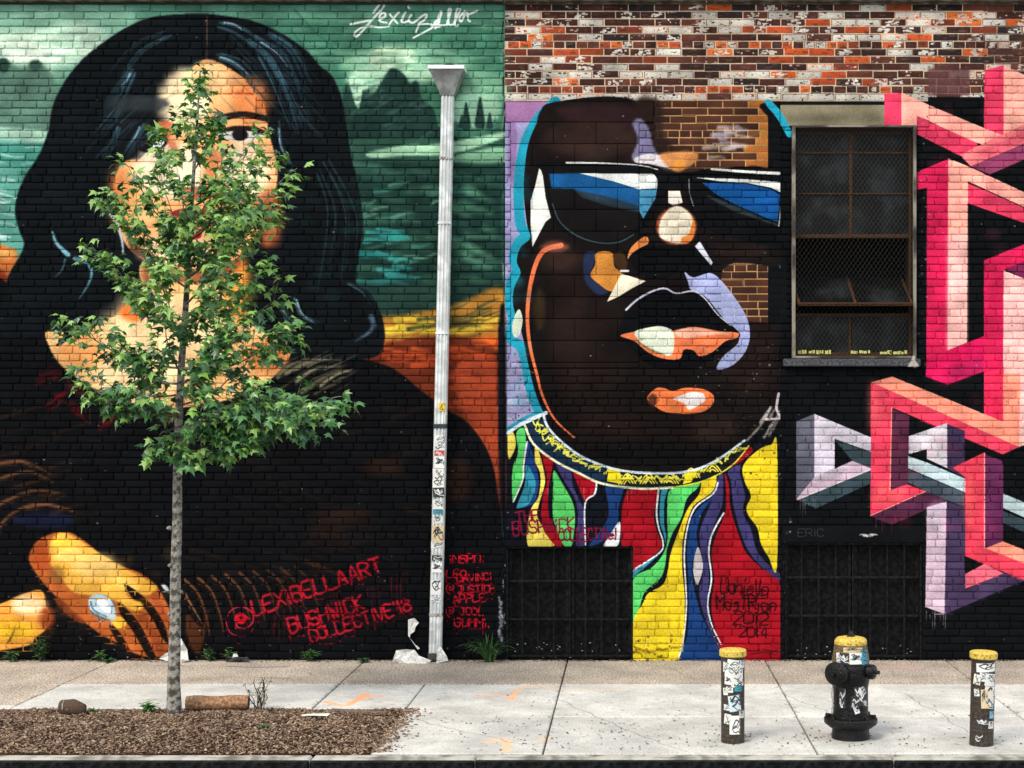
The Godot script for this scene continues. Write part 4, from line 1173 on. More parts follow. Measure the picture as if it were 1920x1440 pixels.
func build_walls():
	var names := ["dark green and black brick front painted with a mural of a long haired woman", "brick front painted with a man in sunglasses and pink beams, raw brick along top"]
	for w in 2:
		var o := thing("brick_building", names[w], "building")
		fronts.append(o)
		var x_from := -420.0 if w == 0 else 945.0
		var x_to := 945.0 if w == 0 else 2330.0
		# mortar bed: what is left of the front once the openings are cut out
		var bed := Heap.new()
		var ys := [8.0, 1262.0]
		for q in OPEN:
			if q[0] == w and not (q[1][3] - q[1][1] < 60):
				ys.append(q[1][1])
				ys.append(minf(q[1][3], 1262.0))
		ys.sort()
		for i in ys.size() - 1:
			if ys[i + 1] - ys[i] < 0.1: continue
			var mid: float = (ys[i] + ys[i + 1]) * 0.5
			var gaps := []
			for q in OPEN:
				if q[0] == w and q[1][3] - q[1][1] >= 60 and mid > q[1][1] and mid < q[1][3]: gaps.append([q[1][0], q[1][2]])
			gaps.sort_custom(func(a, b): return a[0] < b[0])
			var x := x_from
			for gp in gaps:
				bed_piece(bed, x, ys[i], gp[0], ys[i + 1])
				x = gp[1]
			bed_piece(bed, x, ys[i], x_to, ys[i + 1])
		for q in OPEN:     # blocked openings get a bed behind their blocks
			if q[0] == w and q[1][3] == 690: flat_piece(bed, q[1][0], q[1][1], q[1][2], q[1][3], -0.0105)
		if w == 1:         # bare brick keeps its flush pointing
			flat_piece(bed, 947, 8.4, 1844, 189.5, -0.0034)
			flat_piece(bed, 1227, 191, 1462, 312, -0.0034)
			flat_piece(bed, 1352, 489, 1476, 604, -0.0034)
		put(bed.mesh(), "mortar_bed", M.wall, o)
		# bricks: three hundred in sight one by one, the others joined
		var rest := Heap.new()
		var single := 0
		for b in bricks:
			if b.wall != w: continue
			var r: Rect2 = b.r
			var tone := rr(0.74, 1.0)
			if b.kind == 0 and single < 300 and r.position.x > -20 and r.end.x < 1940 and r.position.y < 330:
				var h := Heap.new()
				add_brick(h, r, rr(-0.001, 0.0015), -0.03, 1.0, tone, rr(0.5, 1.0))
				put(h.mesh(), "brick", M.wall, o)
				single += 1
			elif b.kind == 0:
				add_brick(rest, r, rr(-0.001, 0.0012), -0.03, 1.0, tone, rr(0.5, 1.0))
			else:
				var h := Heap.new()
				add_brick(h, r, 0.002 if b.kind == 1 else 0.006, -0.03, 0.15, rr(0.9, 0.96) if b.kind == 1 else 0.95, 0.5)
				put(h.mesh(), "concrete_block" if b.kind == 1 else "lintel", M.wall, o)
		var rb := put(rest.mesh(), "brickwork", M.wall, o)
		rb.set_meta("kind", "stuff")
		# body of the building behind its face, with the openings left free
		var st := begin()
		var xs0 := wx(x_from)
		var xs1 := wx(x_to)
		var cuts := [] if w == 0 else [[948, 238, 1187, 1260], [1472, 238, 1730, 1260]]
		var xx := xs0
		for q in cuts:
			add_box(st, Transform3D.IDENTITY, Vector3(xx, -0.15, -0.5), Vector3(wx(q[0]) - 0.003, wy(8), -0.04))
			xx = wx(q[2]) + 0.003
		add_box(st, Transform3D.IDENTITY, Vector3(xx, -0.15, -0.5), Vector3(xs1, wy(8), -0.04))
		if w == 1:
			add_box(st, Transform3D.IDENTITY, Vector3(wx(948), wy(1024), -0.5), Vector3(wx(1187), wy(8), -0.04))
			add_box(st, Transform3D.IDENTITY, Vector3(wx(1472), wy(238), -0.5), Vector3(wx(1730), wy(8), -0.04))
			add_box(st, Transform3D.IDENTITY, Vector3(wx(1472), wy(1017), -0.5), Vector3(wx(1730), wy(673), -0.04))
			add_box(st, Transform3D.IDENTITY, Vector3(wx(1717), wy(672), -0.5), Vector3(wx(1730), wy(239), -0.04))
			add_box(st, Transform3D.IDENTITY, Vector3(wx(1472), wy(672), -0.5), Vector3(wx(1485), wy(239), -0.04))
		put(done(st), "wall_core", M.room, o)
		# band course above, its underside in view; then plain wall on to the eaves
		st = begin()
		var x := xs0
		while x < xs1 - 0.02:
			var e := minf(x + 1.9, xs1)
			add_box(st, Transform3D.IDENTITY, Vector3(x + 0.002, wy(5), -0.04), Vector3(e - 0.002, wy(-40), 0.075), 0.006)
			x = e
		put(done(st), "stone_band", M.ledge, o)
		put(chamfer_box(Vector3(xs0, wy(-40), -0.5), Vector3(xs1, wy(-420), 0.0), 0.01), "upper_wall", std(c8(92, 60, 52), 0.9), o)
		put(chamfer_box(Vector3(xs0, wy(8.5), -0.04), Vector3(xs1, wy(5), 0.012), 0.002), "mortar_strip", M.ledge if w == 1 else std(c8(40, 56, 50), 0.9), o)

# ------------------------------------------------------------------ pavement, tree pit, kerb, road
const GX0 := -6.4
const GX1 := 7.2
const GW := 2048
const GH := 600
const KERB := 3.93
const PIT_Z := 2.34
const PIT_X := -0.645

func gput(img: Image, p: Vector2) -> Vector2: return Vector2((p.x - GX0) / (GX1 - GX0) * GW, p.y / 4.0 * GH)

func gstroke(img: Image, flat: Array, w: float, col: Color, soft := 2):      # picture points on the pavement, as paint
	var p := PackedVector2Array()
	for i in range(0, flat.size(), 2):
		var g := on_ground(flat[i], flat[i + 1])
		p.append(gput(img, Vector2(g.x, g.z)))
	if p.size() > 2: p = smoothed(p, false)
	lay(img, ribbon(p, w, w), col, soft)

func build_ground():
	var img := Image.create_empty(GW, GH, false, Image.FORMAT_RGBA8)
	var f := FastNoiseLite.new()
	f.seed = 31
	f.frequency = 0.35
	f.fractal_octaves = 2
	var fine := f.get_image(GW, GH).get_data()
	f.seed = 32
	f.frequency = 0.01
	f.fractal_octaves = 5
	var wide := f.get_image(GW, GH).get_data()
	f.seed = 33
	f.frequency = 0.05
	var mid := f.get_image(GW, GH).get_data()
	var d := img.get_data()
	var edge := 1.27 / 4.0 * GH
	for y in GH:
		var agg := y < edge
		for x in GW:
			var i := y * GW + x
			var pebbly := agg
			if not agg and x < 404 and y < 330: pebbly = true           # the older slab at the far left
			var k := 1.0 + (wide[i] - 128) * 0.0009 + (mid[i] - 128) * 0.0004
			var r := 192.0
			var g := 190.0
			var b := 185.0
			if pebbly:
				var s := fine[i]
				var old := 1.06 if x < 760 else 1.0
				r = 172.0 * old
				g = 160.0 * old
				b = 146.0 * old
				if s < 104: k *= 0.62
				elif s > 150: k *= 1.16
				else: k *= 0.95 + (s - 128) * 0.003
			else:
				k *= 1.0 + (fine[i] - 128) * 0.0008
				if fine[i] < 62: k *= 0.82
			var j := i * 4
			d[j] = clampi(int(r * k), 0, 255)
			d[j + 1] = clampi(int(g * k), 0, 255)
			d[j + 2] = clampi(int(b * k), 0, 255)
			d[j + 3] = 255
	img = Image.create_from_data(GW, GH, false, Image.FORMAT_RGBA8, d)
	# utility marks in orange, old stains, rust and painted contact shade round the hydrant and posts, gum
	var orange := c8(238, 170, 120, 0.55)
	gstroke(img, [610, 1315, 652, 1322, 684, 1300, 690, 1306, 718, 1304], 8, c8(240, 160, 110, 0.75), 1)
	gstroke(img, [650, 1318, 690, 1306], 9, c8(240, 160, 110, 0.6), 1)
	gstroke(img, [895, 1304, 945, 1303, 960, 1310], 9, orange)
	gstroke(img, [960, 1312, 974, 1290, 1000, 1288, 1048, 1290], 8, orange)
	gstroke(img, [1060, 1294, 1180, 1293], 6, c8(238, 190, 140, 0.4))
	gstroke(img, [912, 1392, 946, 1386, 950, 1408], 10, c8(240, 184, 130, 0.6))
	gstroke(img, [1010, 1391, 1030, 1380], 9, c8(240, 190, 140, 0.35))
	gstroke(img, [1600, 1248, 1720, 1252], 26, c8(196, 150, 146, 0.5), 3)
	gstroke(img, [430, 1250, 480, 1252, 540, 1250], 7, c8(90, 92, 94, 0.6), 1)
	gstroke(img, [290, 1248, 350, 1250], 5, c8(90, 92, 94, 0.5), 1)
	gstroke(img, [515, 1271, 540, 1272], 6, c8(110, 112, 114, 0.6), 1)
	gstroke(img, [350, 1273, 388, 1274], 3, c8(100, 100, 100, 0.6), 1)
	for q in [[1594, 1384, 30], [1374, 1391, 22], [1840, 1394, 22]]:  # speckled halo at each base: rust, with contact shade put into the colour
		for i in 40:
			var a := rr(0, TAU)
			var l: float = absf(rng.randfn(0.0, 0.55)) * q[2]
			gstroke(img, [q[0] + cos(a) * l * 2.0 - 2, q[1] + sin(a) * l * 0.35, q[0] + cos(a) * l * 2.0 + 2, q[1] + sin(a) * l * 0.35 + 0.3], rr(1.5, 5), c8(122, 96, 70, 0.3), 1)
	for i in 420:
		var p := Vector2(rng.randi_range(300, GW), rng.randi_range(190, GH - 10))
		lay(img, ribbon(PackedVector2Array([p, p + Vector2(rr(-4, 4), rr(-2, 2))]), rr(1, 3.4), rr(1, 3)), c8(96, 92, 88, rr(0.25, 0.7)), 0)
	for i in 150:      # flattened gum
		var p := Vector2(rng.randi_range(0, GW), rng.randi_range(200, GH - 10))
		lay(img, ribbon(PackedVector2Array([p, p + Vector2(rr(-2, 2), 0)]), rr(2.5, 6), rr(2.5, 6)), c8(110, 106, 100, rr(0.3, 0.6)), 0)
	for q in [[1040, 1310, 1250, 1404], [1460, 1300, 1600, 1345], [560, 1260, 800, 1300], [1240, 1250, 1330, 1282], [1700, 1300, 1900, 1400], [760, 1345, 1030, 1400]]:      # hairline cracks
		var line := PackedVector2Array()
		var a := on_ground(q[0], q[1])
		var b := on_ground(q[2], q[3])
		var n := 26
		var off := Vector2.ZERO
		for k in n + 1:
			off += Vector2(rr(-5, 5), rr(-4, 4))
			line.append(gput(img, Vector2(lerpf(a.x, b.x, k / float(n)), lerpf(a.z, b.z, k / float(n)))) + off)
		lay(img, ribbon(line, 1.2, 0.8), c8(92, 88, 82, 0.75), 0)
	for i in 700:      # dirt caught in the joints and along the foot of the wall
		var gx: float = [-3.73, -1.375, 0.52, 2.375, 4.07][rng.randi_range(0, 4)]
		var p := gput(img, Vector2(gx + rng.randfn(0, 0.012), rr(0.02, 3.9))) if i < 260 else gput(img, Vector2(rr(GX0, GX1), absf(rng.randfn(0, 0.05))))
		lay(img, ribbon(PackedVector2Array([p, p + Vector2(rr(-5, 5), rr(-1, 1))]), rr(1, 3.5), rr(1, 3)), c8(72, 64, 56, rr(0.35, 0.8)), 0)
	for i in 60:       # damp spreading stains
		var p := Vector2(rng.randi_range(0, GW), rng.randi_range(20, GH))
		lay(img, ribbon(PackedVector2Array([p, p + Vector2(rr(-30, 30), rr(-8, 8))]), rr(6, 24), rr(6, 20)), c8(140, 136, 130, rr(0.06, 0.14)), 3)
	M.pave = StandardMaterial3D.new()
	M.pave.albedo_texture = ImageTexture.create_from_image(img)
	M.pave.texture_repeat = false
	M.pave.roughness = 0.95
	M.pave.vertex_color_use_as_albedo = true
	var bf := FastNoiseLite.new()
	bf.seed = 34
	bf.frequency = 0.25
	M.pave.heightmap_enabled = true
	M.pave.heightmap_texture = ImageTexture.create_from_image(bf.get_image(1024, 300))
	M.pave.heightmap_scale = 0.25
	# slabs
	var base := structure(chamfer_box(Vector3(-14, -0.16, -0.02), Vector3(14, -0.045, KERB), 0.0), "pavement", std(c8(60, 56, 50), 1.0))
	var xs := [-14.0, -9.2, -7.5, -5.75, -3.73, -1.375, 0.52, 2.375, 4.07, 5.9, 7.7, 9.5, 14.0]
	var zs := [-0.02, 1.27, 2.68, KERB]
	for i in xs.size() - 1:
		for j in 3:
			var x0: float = xs[i]
			var x1: float = xs[i + 1]
			var z0: float = zs[j]
			var z1: float = zs[j + 1]
			if x0 < -3.0 and x0 > -4.0 and j < 2: pass
			if x1 <= PIT_X - 0.0 or (x0 < PIT_X and x1 > PIT_X):
				if j == 2: 
					if x1 > PIT_X: slab(base, PIT_X, z0, x1, z1)
					continue
				if j == 1:
					slab(base, x0, z0, minf(x1, PIT_X), PIT_Z)
					if x1 > PIT_X: slab(base, PIT_X, z0, x1, z1)
					continue
			slab(base, x0, z0, x1, z1)
	# tree pit
	var st := SurfaceTool.new()
	st.begin(Mesh.PRIMITIVE_TRIANGLES)
	st.set_smooth_group(0)
	var nx := 60
	var nz := 12
	for i in nx:
		for j in nz:
			stq(st, pit(i, j, nx, nz), pit(i + 1, j, nx, nz), pit(i + 1, j + 1, nx, nz), pit(i, j + 1, nx, nz))
	structure(done(st), "tree_pit_soil", M.soil)
	# wood chips
	var heap := SurfaceTool.new()
	heap.begin(Mesh.PRIMITIVE_TRIANGLES)
	heap.set_smooth_group(-1)
	for i in 16000:
		var x := rr(-4.3, PIT_X - 0.01)
		var z := rr(PIT_Z + 0.01, KERB - 0.02)
		if rng.randf() < 0.03: x = PIT_X + absf(rng.randfn(0, 0.07))
		var y := pit_y(x, z) + rr(0.0, 0.012)
		if x > PIT_X: y = 0.004
		var t := Transform3D(Basis.from_euler(Vector3(rr(-0.5, 0.5), rr(0, TAU), rr(-0.5, 0.5))), Vector3(x, y, z))
		var col: Color = [Color(0.17, 0.105, 0.067), Color(0.24, 0.155, 0.1), Color(0.1, 0.062, 0.042), Color(0.3, 0.2, 0.135), Color(0.042, 0.028, 0.02), Color(0.4, 0.3, 0.21)][[0, 0, 1, 1, 2, 3, 4, 2, 5][rng.randi_range(0, 8)]]
		heap.set_color(col)
		var s := Vector3(rr(0.004, 0.016) * rr(0.7, 1.2), rr(0.0012, 0.004), rr(0.002, 0.006))
		add_box(heap, t, -s, s)
	var chips := put(done(heap), "wood_chip_mulch", vcol(0.95))
	chips.set_meta("kind", "stuff")
	tag(chips, "reddish brown wood chip mulch covering the tree pit", "mulch")
	# kerb stones
	var kerb := structure(chamfer_box(Vector3(-14, -0.3, KERB + 0.012), Vector3(14, -0.06, KERB + 0.16), 0.0), "kerb", M.kerb)
	var ks := [-14.0, -9.0, -6.1, -3.2, -1.02, 0.08, 2.86, 5.6, 8.5, 14.0]
	for i in ks.size() - 1:
		var wob := rr(-0.006, 0.004)
		var kst := put(chamfer_box(Vector3(ks[i] + 0.005, -0.16, KERB + 0.016 + rr(0, 0.006)), Vector3(ks[i + 1] - 0.005, -0.004 + wob * 0.5, KERB + 0.135), 0.012), "kerb_stone", M.kerb, kerb)
		put(chamfer_box(Vector3(ks[i] + 0.004, -0.17, KERB + 0.137), Vector3(ks[i + 1] - 0.004, -0.012 + wob * 0.5, KERB + 0.175), 0.008), "kerb_plate", M.black_iron, kerb)
	structure(chamfer_box(Vector3(-40, -0.4, KERB + 0.1), Vector3(40, -0.15, 60), 0.0), "road", M.asphalt)
	structure(chamfer_box(Vector3(-300, -0.7, -300), Vector3(300, -0.41, 300), 0.0), "ground", std(c8(110, 108, 104), 0.95))

func pit_y(x: float, z: float) -> float:
	var u := clampf((z - PIT_Z) / (KERB - PIT_Z), 0, 1)
	return -0.012 + 0.04 * sin(u * PI) * clampf((PIT_X - x) * 2.5, 0, 1) + 0.008 * sin(x * 7.0) * sin(z * 9.0)

func pit(i: int, j: int, nx: int, nz: int) -> Vector3:
	var x := lerpf(-14.0, PIT_X, pow(float(i) / nx, 0.6))
	var z := lerpf(PIT_Z, KERB, float(j) / nz)
	return Vector3(x, pit_y(x, z), z)

func slab(parent: Node, x0: float, z0: float, x1: float, z1: float):
	var st := SurfaceTool.new()
	st.begin(Mesh.PRIMITIVE_TRIANGLES)
	st.set_smooth_group(-1)
	var g := 0.006
	var b := 0.006
	var y := rr(-0.003, 0.002)
	var tone := rr(0.95, 1.0) if z0 < 2.0 else rr(0.86, 0.94)
	var p := func(i: int, k: int, lv: int) -> Vector3:
		var inset := g + (b if lv == 0 else 0.0)
		return Vector3(x0 + inset if i == 0 else x1 - inset, y if lv == 0 else (y - b if lv == 1 else -0.045), z0 + inset if k == 0 else z1 - inset)
	var corner := [[0, 0], [1, 0], [1, 1], [0, 1]]
	var v := func(q: Vector3):
		st.set_color(Color(tone, tone, tone))
		st.set_uv(Vector2(clampf((q.x - GX0) / (GX1 - GX0), 0.003, 0.997), clampf(q.z / 4.0, 0.003, 0.997)))
		st.add_vertex(q)
	var quad := func(a: Vector3, b2: Vector3, c: Vector3, d: Vector3):
		for q in [a, b2, c, a, c, d]: v.call(q)
	quad.call(p.call(0, 0, 0), p.call(1, 0, 0), p.call(1, 1, 0), p.call(0, 1, 0))
	for lv in 2:
		for k in 4:
			var a: Array = corner[k]
			var c: Array = corner[(k + 1) % 4]
			quad.call(p.call(a[0], a[1], lv), p.call(a[0], a[1], lv + 1), p.call(c[0], c[1], lv + 1), p.call(c[0], c[1], lv))
	st.generate_normals()
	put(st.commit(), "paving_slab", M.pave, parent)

# ------------------------------------------------------------------ window, gates, drainpipe
func bar(st: SurfaceTool, x0: float, y0: float, x1: float, y1: float, z0: float, z1: float, b := 0.003):
	add_box(st, Transform3D.IDENTITY, Vector3(wx(x0), wy(y1), z0), Vector3(wx(x1), wy(y0), z1), b)

func one_bar(called: String, parent: Node, m: Material, x0: float, y0: float, x1: float, y1: float, z0: float, z1: float, b := 0.003) -> MeshInstance3D:
	var st := begin()
	bar(st, x0, y0, x1, y1, z0, z1, b)
	return put(done(st), called, m, parent)

func build_window():
	var o: Node3D = fronts[1]
	var win := Node3D.new()
	win.name = "window"
	o.add_child(win, true)
	win.set_meta("label", "dark steel window behind a wire guard, one sash tilted open")
	one_bar("room_behind", win, M.room, 1485, 238, 1717, 672, -0.5, -0.46, 0.0)
	var rv := begin()       # sides of the opening
	bar(rv, 1485, 238, 1488, 672, -0.46, -0.012, 0.0)
	bar(rv, 1714, 238, 1717, 672, -0.46, -0.012, 0.0)
	bar(rv, 1488, 238, 1714, 241, -0.46, -0.012, 0.0)
	bar(rv, 1488, 669, 1714, 672, -0.46, -0.012, 0.0)
	put(done(rv), "reveal", std(c8(26, 27, 28), 0.85), win)
	var sill := one_bar("sill", win, M.black_iron, 1468, 673, 1724, 687, -0.03, 0.06, 0.006)
	sill.material_override = grain(std(c8(70, 72, 78), 0.8), noise_tex(0.04, c8(150, 150, 150), c8(255, 255, 255), 256, 41), 3.0)
	# steel sashes: outer frame, glazing bars, panes
	var fr := begin()
	bar(fr, 1489, 242, 1494, 668, -0.13, -0.09)
	bar(fr, 1708, 242, 1713, 668, -0.13, -0.09)
	bar(fr, 1494, 242, 1708, 248, -0.13, -0.09)
	bar(fr, 1494, 660, 1708, 668, -0.13, -0.09)
	put(done(fr), "frame", M.rust, win)
	for q in [[1595, 248, 1601, 437], [1594, 592, 1599, 660]]: one_bar("glazing_bar", win, M.rust, q[0], q[1], q[2], q[3], -0.125, -0.095)
	for q in [[1494, 282, 1708, 285], [1494, 359, 1708, 362], [1494, 437, 1708, 444], [1494, 586, 1708, 592]]: one_bar("glazing_bar", win, M.rust, q[0], q[1], q[2], q[3], -0.127, -0.092)
	var glass := grain(std(c8(34, 37, 40), 0.45), noise_tex(0.012, c8(120, 120, 118), c8(255, 255, 255), 256, 42, 0.35, 0.8), 0.9)
	glass.metallic_specular = 0.25
	var n := 0
	for col in [[1494, 1595], [1601, 1708]]:
		for row in [[248, 282], [285, 359], [362, 437], [592, 660]]:
			one_bar("pane", win, glass, col[0], row[0], col[1], row[1], -0.115, -0.110, 0.0)
			n += 1
	# grime and old paper along the bottom of the panes
	for q in [[1498, 655, 1560, 663], [1598, 656, 1634, 663], [1653, 656, 1704, 664]]:
		var st := begin()
		var x: float = q[0]
		while x < q[2]:
			bar(st, x, q[1] + rr(0, 3), minf(x + rr(3, 8), q[2]), q[3] - rr(0, 2), -0.088, -0.086, 0.0)
			x += rr(4, 9)
		put(done(st), "paper_strip", std(c8(206, 206, 120), 0.9), win)
	# sash that swings on its middle: tilted inward at the top
	var sash := Node3D.new()
	sash.name = "tilted_sash"
	win.add_child(sash, true)
	sash.position = Vector3(wx(1601), wy(540), -0.2)
	sash.rotation.x = -1.08
	var hw := 107.0 / S
	var hh := 70.0 / S
	for q in [[-hw, -hh, hw, -hh + 0.02], [-hw, hh - 0.02, hw, hh], [-hw, -hh + 0.02, -hw + 0.02, hh - 0.02], [hw - 0.02, -hh + 0.02, hw, hh - 0.02], [-0.012, -hh + 0.02, 0.012, hh - 0.02]]:
		put(chamfer_box(Vector3(q[0], q[1], -0.015), Vector3(q[2], q[3], 0.015), 0.002), "sash_bar", M.rust, sash)
	for q in [[-hw + 0.02, -0.012], [0.012, hw - 0.02]]:
		put(chamfer_box(Vector3(q[0], -hh + 0.02, -0.003), Vector3(q[1], hh - 0.02, 0.003), 0.0), "pane", glass, sash)
	# wire guard hung in front of the opening
	var guard := Node3D.new()
	guard.name = "window_guard"
	var guard_steel := grain(std(c8(128, 122, 110), 0.6), noise_tex(0.02, c8(70, 54, 40), c8(255, 255, 255), 256, 45, 0.3, 0.65), 0.35)
	o.add_child(guard, true)
	for q in [[1484, 236, 1491, 672], [1711, 236, 1717, 690], [1491, 236, 1711, 240], [1491, 668, 1711, 672]]:
		one_bar("guard_bar", guard, guard_steel, q[0], q[1], q[2], q[3], 0.012, 0.04)
	var foot := lathe([Vector2(0.0, 0.1), Vector2(0.02, 0.1), Vector2(0.024, 0.05), Vector2(0.05, 0.02), Vector2(0.055, 0.0), Vector2(0.0, 0.0)], 12)
	put(foot, "bracket", M.steel, guard).position = Vector3(wx(1710), wy(688), 0.065)
	var wire := SurfaceTool.new()
	wire.begin(Mesh.PRIMITIVE_TRIANGLES)
	var x0 := wx(1491)
	var x1 := wx(1711)
	var y0 := wy(668)
	var y1 := wy(240)
	var pitch := 0.042
	var r := 0.001
	for dir in [1.0, -1.0]:
		var slope: float = 1.45 * dir
		var s := -3.6
		while s < 3.6:
			# y = y0 + slope * (x - x0) + s
			var xa := x0
			var xb := x1
			var ya := y0 + s + (0.0 if dir > 0 else 2.0)
			var p := Vector2(xa, ya)
			var q := Vector2(xb, ya + slope * (xb - xa))
			if q.y < p.y:
				var tmp := p
				p = q
				q = tmp
			if q.y > y0 and p.y < y1:
				if p.y < y0: p = p.lerp(q, (y0 - p.y) / (q.y - p.y))
				if q.y > y1: q = p.lerp(q, (y1 - p.y) / (q.y - p.y))
				if p.distance_to(q) > 0.02: add_tube(wire, [Vector3(p.x, p.y, 0.026 + 0.0014 * dir), Vector3(q.x, q.y, 0.026 + 0.0014 * dir)], [r, r], 4, false)
			s += pitch * 1.45
	var wm := put(done(wire), "wire_mesh", grain(std(c8(62, 59, 54), 0.6), noise_tex(0.05, c8(120, 100, 80), c8(255, 255, 255), 256, 43), 6.0), guard)
	wm.set_meta("kind", "stuff")

func build_gates():
	var o: Node3D = fronts[1]
	for g in [[948, 1025, 1187, 1240], [1472, 1018, 1730, 1240]]:
		var gate := Node3D.new()
		gate.name = "basement_gate"
		o.add_child(gate, true)
		gate.set_meta("label", "black barred basement gate " + ("under the coloured sweater" if g[0] < 1000 else "behind the hydrant"))
		var pnt := grain(std(c8(20, 21, 23), 0.7), noise_tex(0.03, c8(150, 150, 150), c8(255, 255, 255), 256, 44), 2.0)
		pnt.metallic_specular = 0.2
		one_bar("recess_back", gate, M.room, g[0] - 3, g[1] - 3, g[2] + 3, g[3] + 20, -0.5, -0.47, 0.0)
		one_bar("door_leaf", gate, pnt, g[0], g[1], (g[0] + g[2]) * 0.5 - 1.5, g[3], -0.16, -0.12, 0.004)
		one_bar("door_leaf", gate, pnt, (g[0] + g[2]) * 0.5 + 1.5, g[1], g[2], g[3], -0.16, -0.12, 0.004)
		for x in [g[0] + 4.0, (g[0] + g[2]) * 0.5 - 8.0, (g[0] + g[2]) * 0.5 + 3.0, g[2] - 9.0]:
			one_bar("stile", gate, M.black_iron, x, g[1] + 4, x + 6, g[3] - 8, -0.118, -0.1)
		var st := begin()
		for q in [[g[0], g[1], g[0] + 4, g[3]], [g[2] - 4, g[1], g[2], g[3]], [g[0] + 4, g[1], g[2] - 4, g[1] + 4]]: bar(st, q[0], q[1], q[2], q[3], -0.119, -0.03)
		put(done(st), "gate_frame", M.black_iron, gate)
		for i in range(1, 8):
			var x: float = lerpf(g[0], g[2], i / 8.0)
			one_bar("bar", gate, M.black_iron, x - 1.6, g[1] + 4, x + 1.6, g[3] - 6, -0.075, -0.058)
		for y in [g[1] + 64.0, g[1] + 136.0, g[3] - 10.0]:
			one_bar("cross_rail", gate, M.black_iron, g[0] + 4, y, g[2] - 4, y + 4, -0.08, -0.053)
		# flaked paint along the foot
		var fl := begin()
		for i in 26:
			var x: float = rr(g[0] + 10, g[2] - 12)
			var y: float = g[3] - rr(4, 34)
			bar(fl, x, y, x + rr(1.0, 4), y + rr(0.8, 2.4), -0.1195, -0.1185, 0.0)
		put(done(fl), "paint_flakes", std(c8(150, 146, 138), 0.9), gate).set_meta("kind", "stuff")

var stick_mat: StandardMaterial3D

func make_stickers():
	var old := cv
	var im := Image.create_empty(512, 512, false, Image.FORMAT_RGBA8)
	cv = im
	var bgs := [c8(222, 222, 218), c8(210, 212, 212), c8(56, 140, 160), c8(216, 214, 206), c8(36, 36, 38), c8(204, 180, 140), c8(226, 226, 222), c8(190, 206, 212), c8(214, 214, 210), c8(40, 42, 46), c8(120, 168, 190), c8(214, 208, 196), c8(220, 220, 216), c8(196, 60, 52), c8(216, 184, 40), c8(206, 206, 202)]
	for i in 16:
		var ox := (i % 4) * 128
		var oy := (i / 4) * 128
		im.fill_rect(Rect2i(ox, oy, 128, 128), bgs[i])
		var dark: bool = bgs[i].get_luminance() > 0.35
		for k in rng.randi_range(4, 7):
			var p := []
			var x := rr(16, 60)
			var y := rr(18, 104)
			for m in rng.randi_range(3, 6):
				p.append_array([ox + x - OX, oy + y - OY])
				x = clampf(x + rr(4, 34), 10, 118)
				y = clampf(y + rr(-34, 34), 10, 118)
			L(p, rr(4, 11), (c8(26, 26, 30) if k % 4 < 3 else c8(40, 110, 136)) if dark else c8(212, 212, 210), 0)
	for y in 512:
		for x in range(0, 512, 3):
			if rng.randf() < 0.04: im.set_pixel(x, y, im.get_pixel(x, y).darkened(rr(0.1, 0.4)))
	cv = old
	stick_mat = StandardMaterial3D.new()
	stick_mat.albedo_texture = ImageTexture.create_from_image(im)
	stick_mat.roughness = 0.6

# a paper sticker on a flat or round face: which atlas cell, size, radius of the post (0 = flat), turn about the post, tilt
func sticker(parent: Node, cell: int, w: float, h: float, radius: float, angle: float, y: float, tilt := 0.0, off := Vector3.ZERO):
	var st := SurfaceTool.new()
	st.begin(Mesh.PRIMITIVE_TRIANGLES)
	st.set_smooth_group(0)
	var n := 8 if radius > 0.0 else 2
	var thick := 0.0012
	for side in 2:
		for i in n:
			for j in 2:
				var q := []
				for c in [[0, 0], [1, 0], [1, 1], [0, 1]]:
					var u: float = (i + c[0]) / float(n)
					var v: float = (j + c[1]) / 2.0
					var p := Vector2((u - 0.5) * w, (0.5 - v) * h).rotated(tilt)
					var pos: Vector3
					if radius > 0.0:
						var a := angle + p.x / radius
						var rad := radius + (thick if side == 0 else 0.0002)
						pos = Vector3(sin(a) * rad, y + p.y, cos(a) * rad)
					else: pos = Vector3(p.x, y + p.y, thick if side == 0 else 0.0002)
					q.append([pos + off, Vector2((cell % 4 + 0.03 + u * 0.94) / 4.0, (cell / 4 + 0.03 + v * 0.94) / 4.0)])
				for k in ([0, 1, 2, 0, 2, 3] if side == 0 else [0, 2, 1, 0, 3, 2]):
					st.set_uv(q[k][1])
					st.add_vertex(q[k][0])
	st.generate_normals()
	put(st.commit(), "sticker", stick_mat, parent)

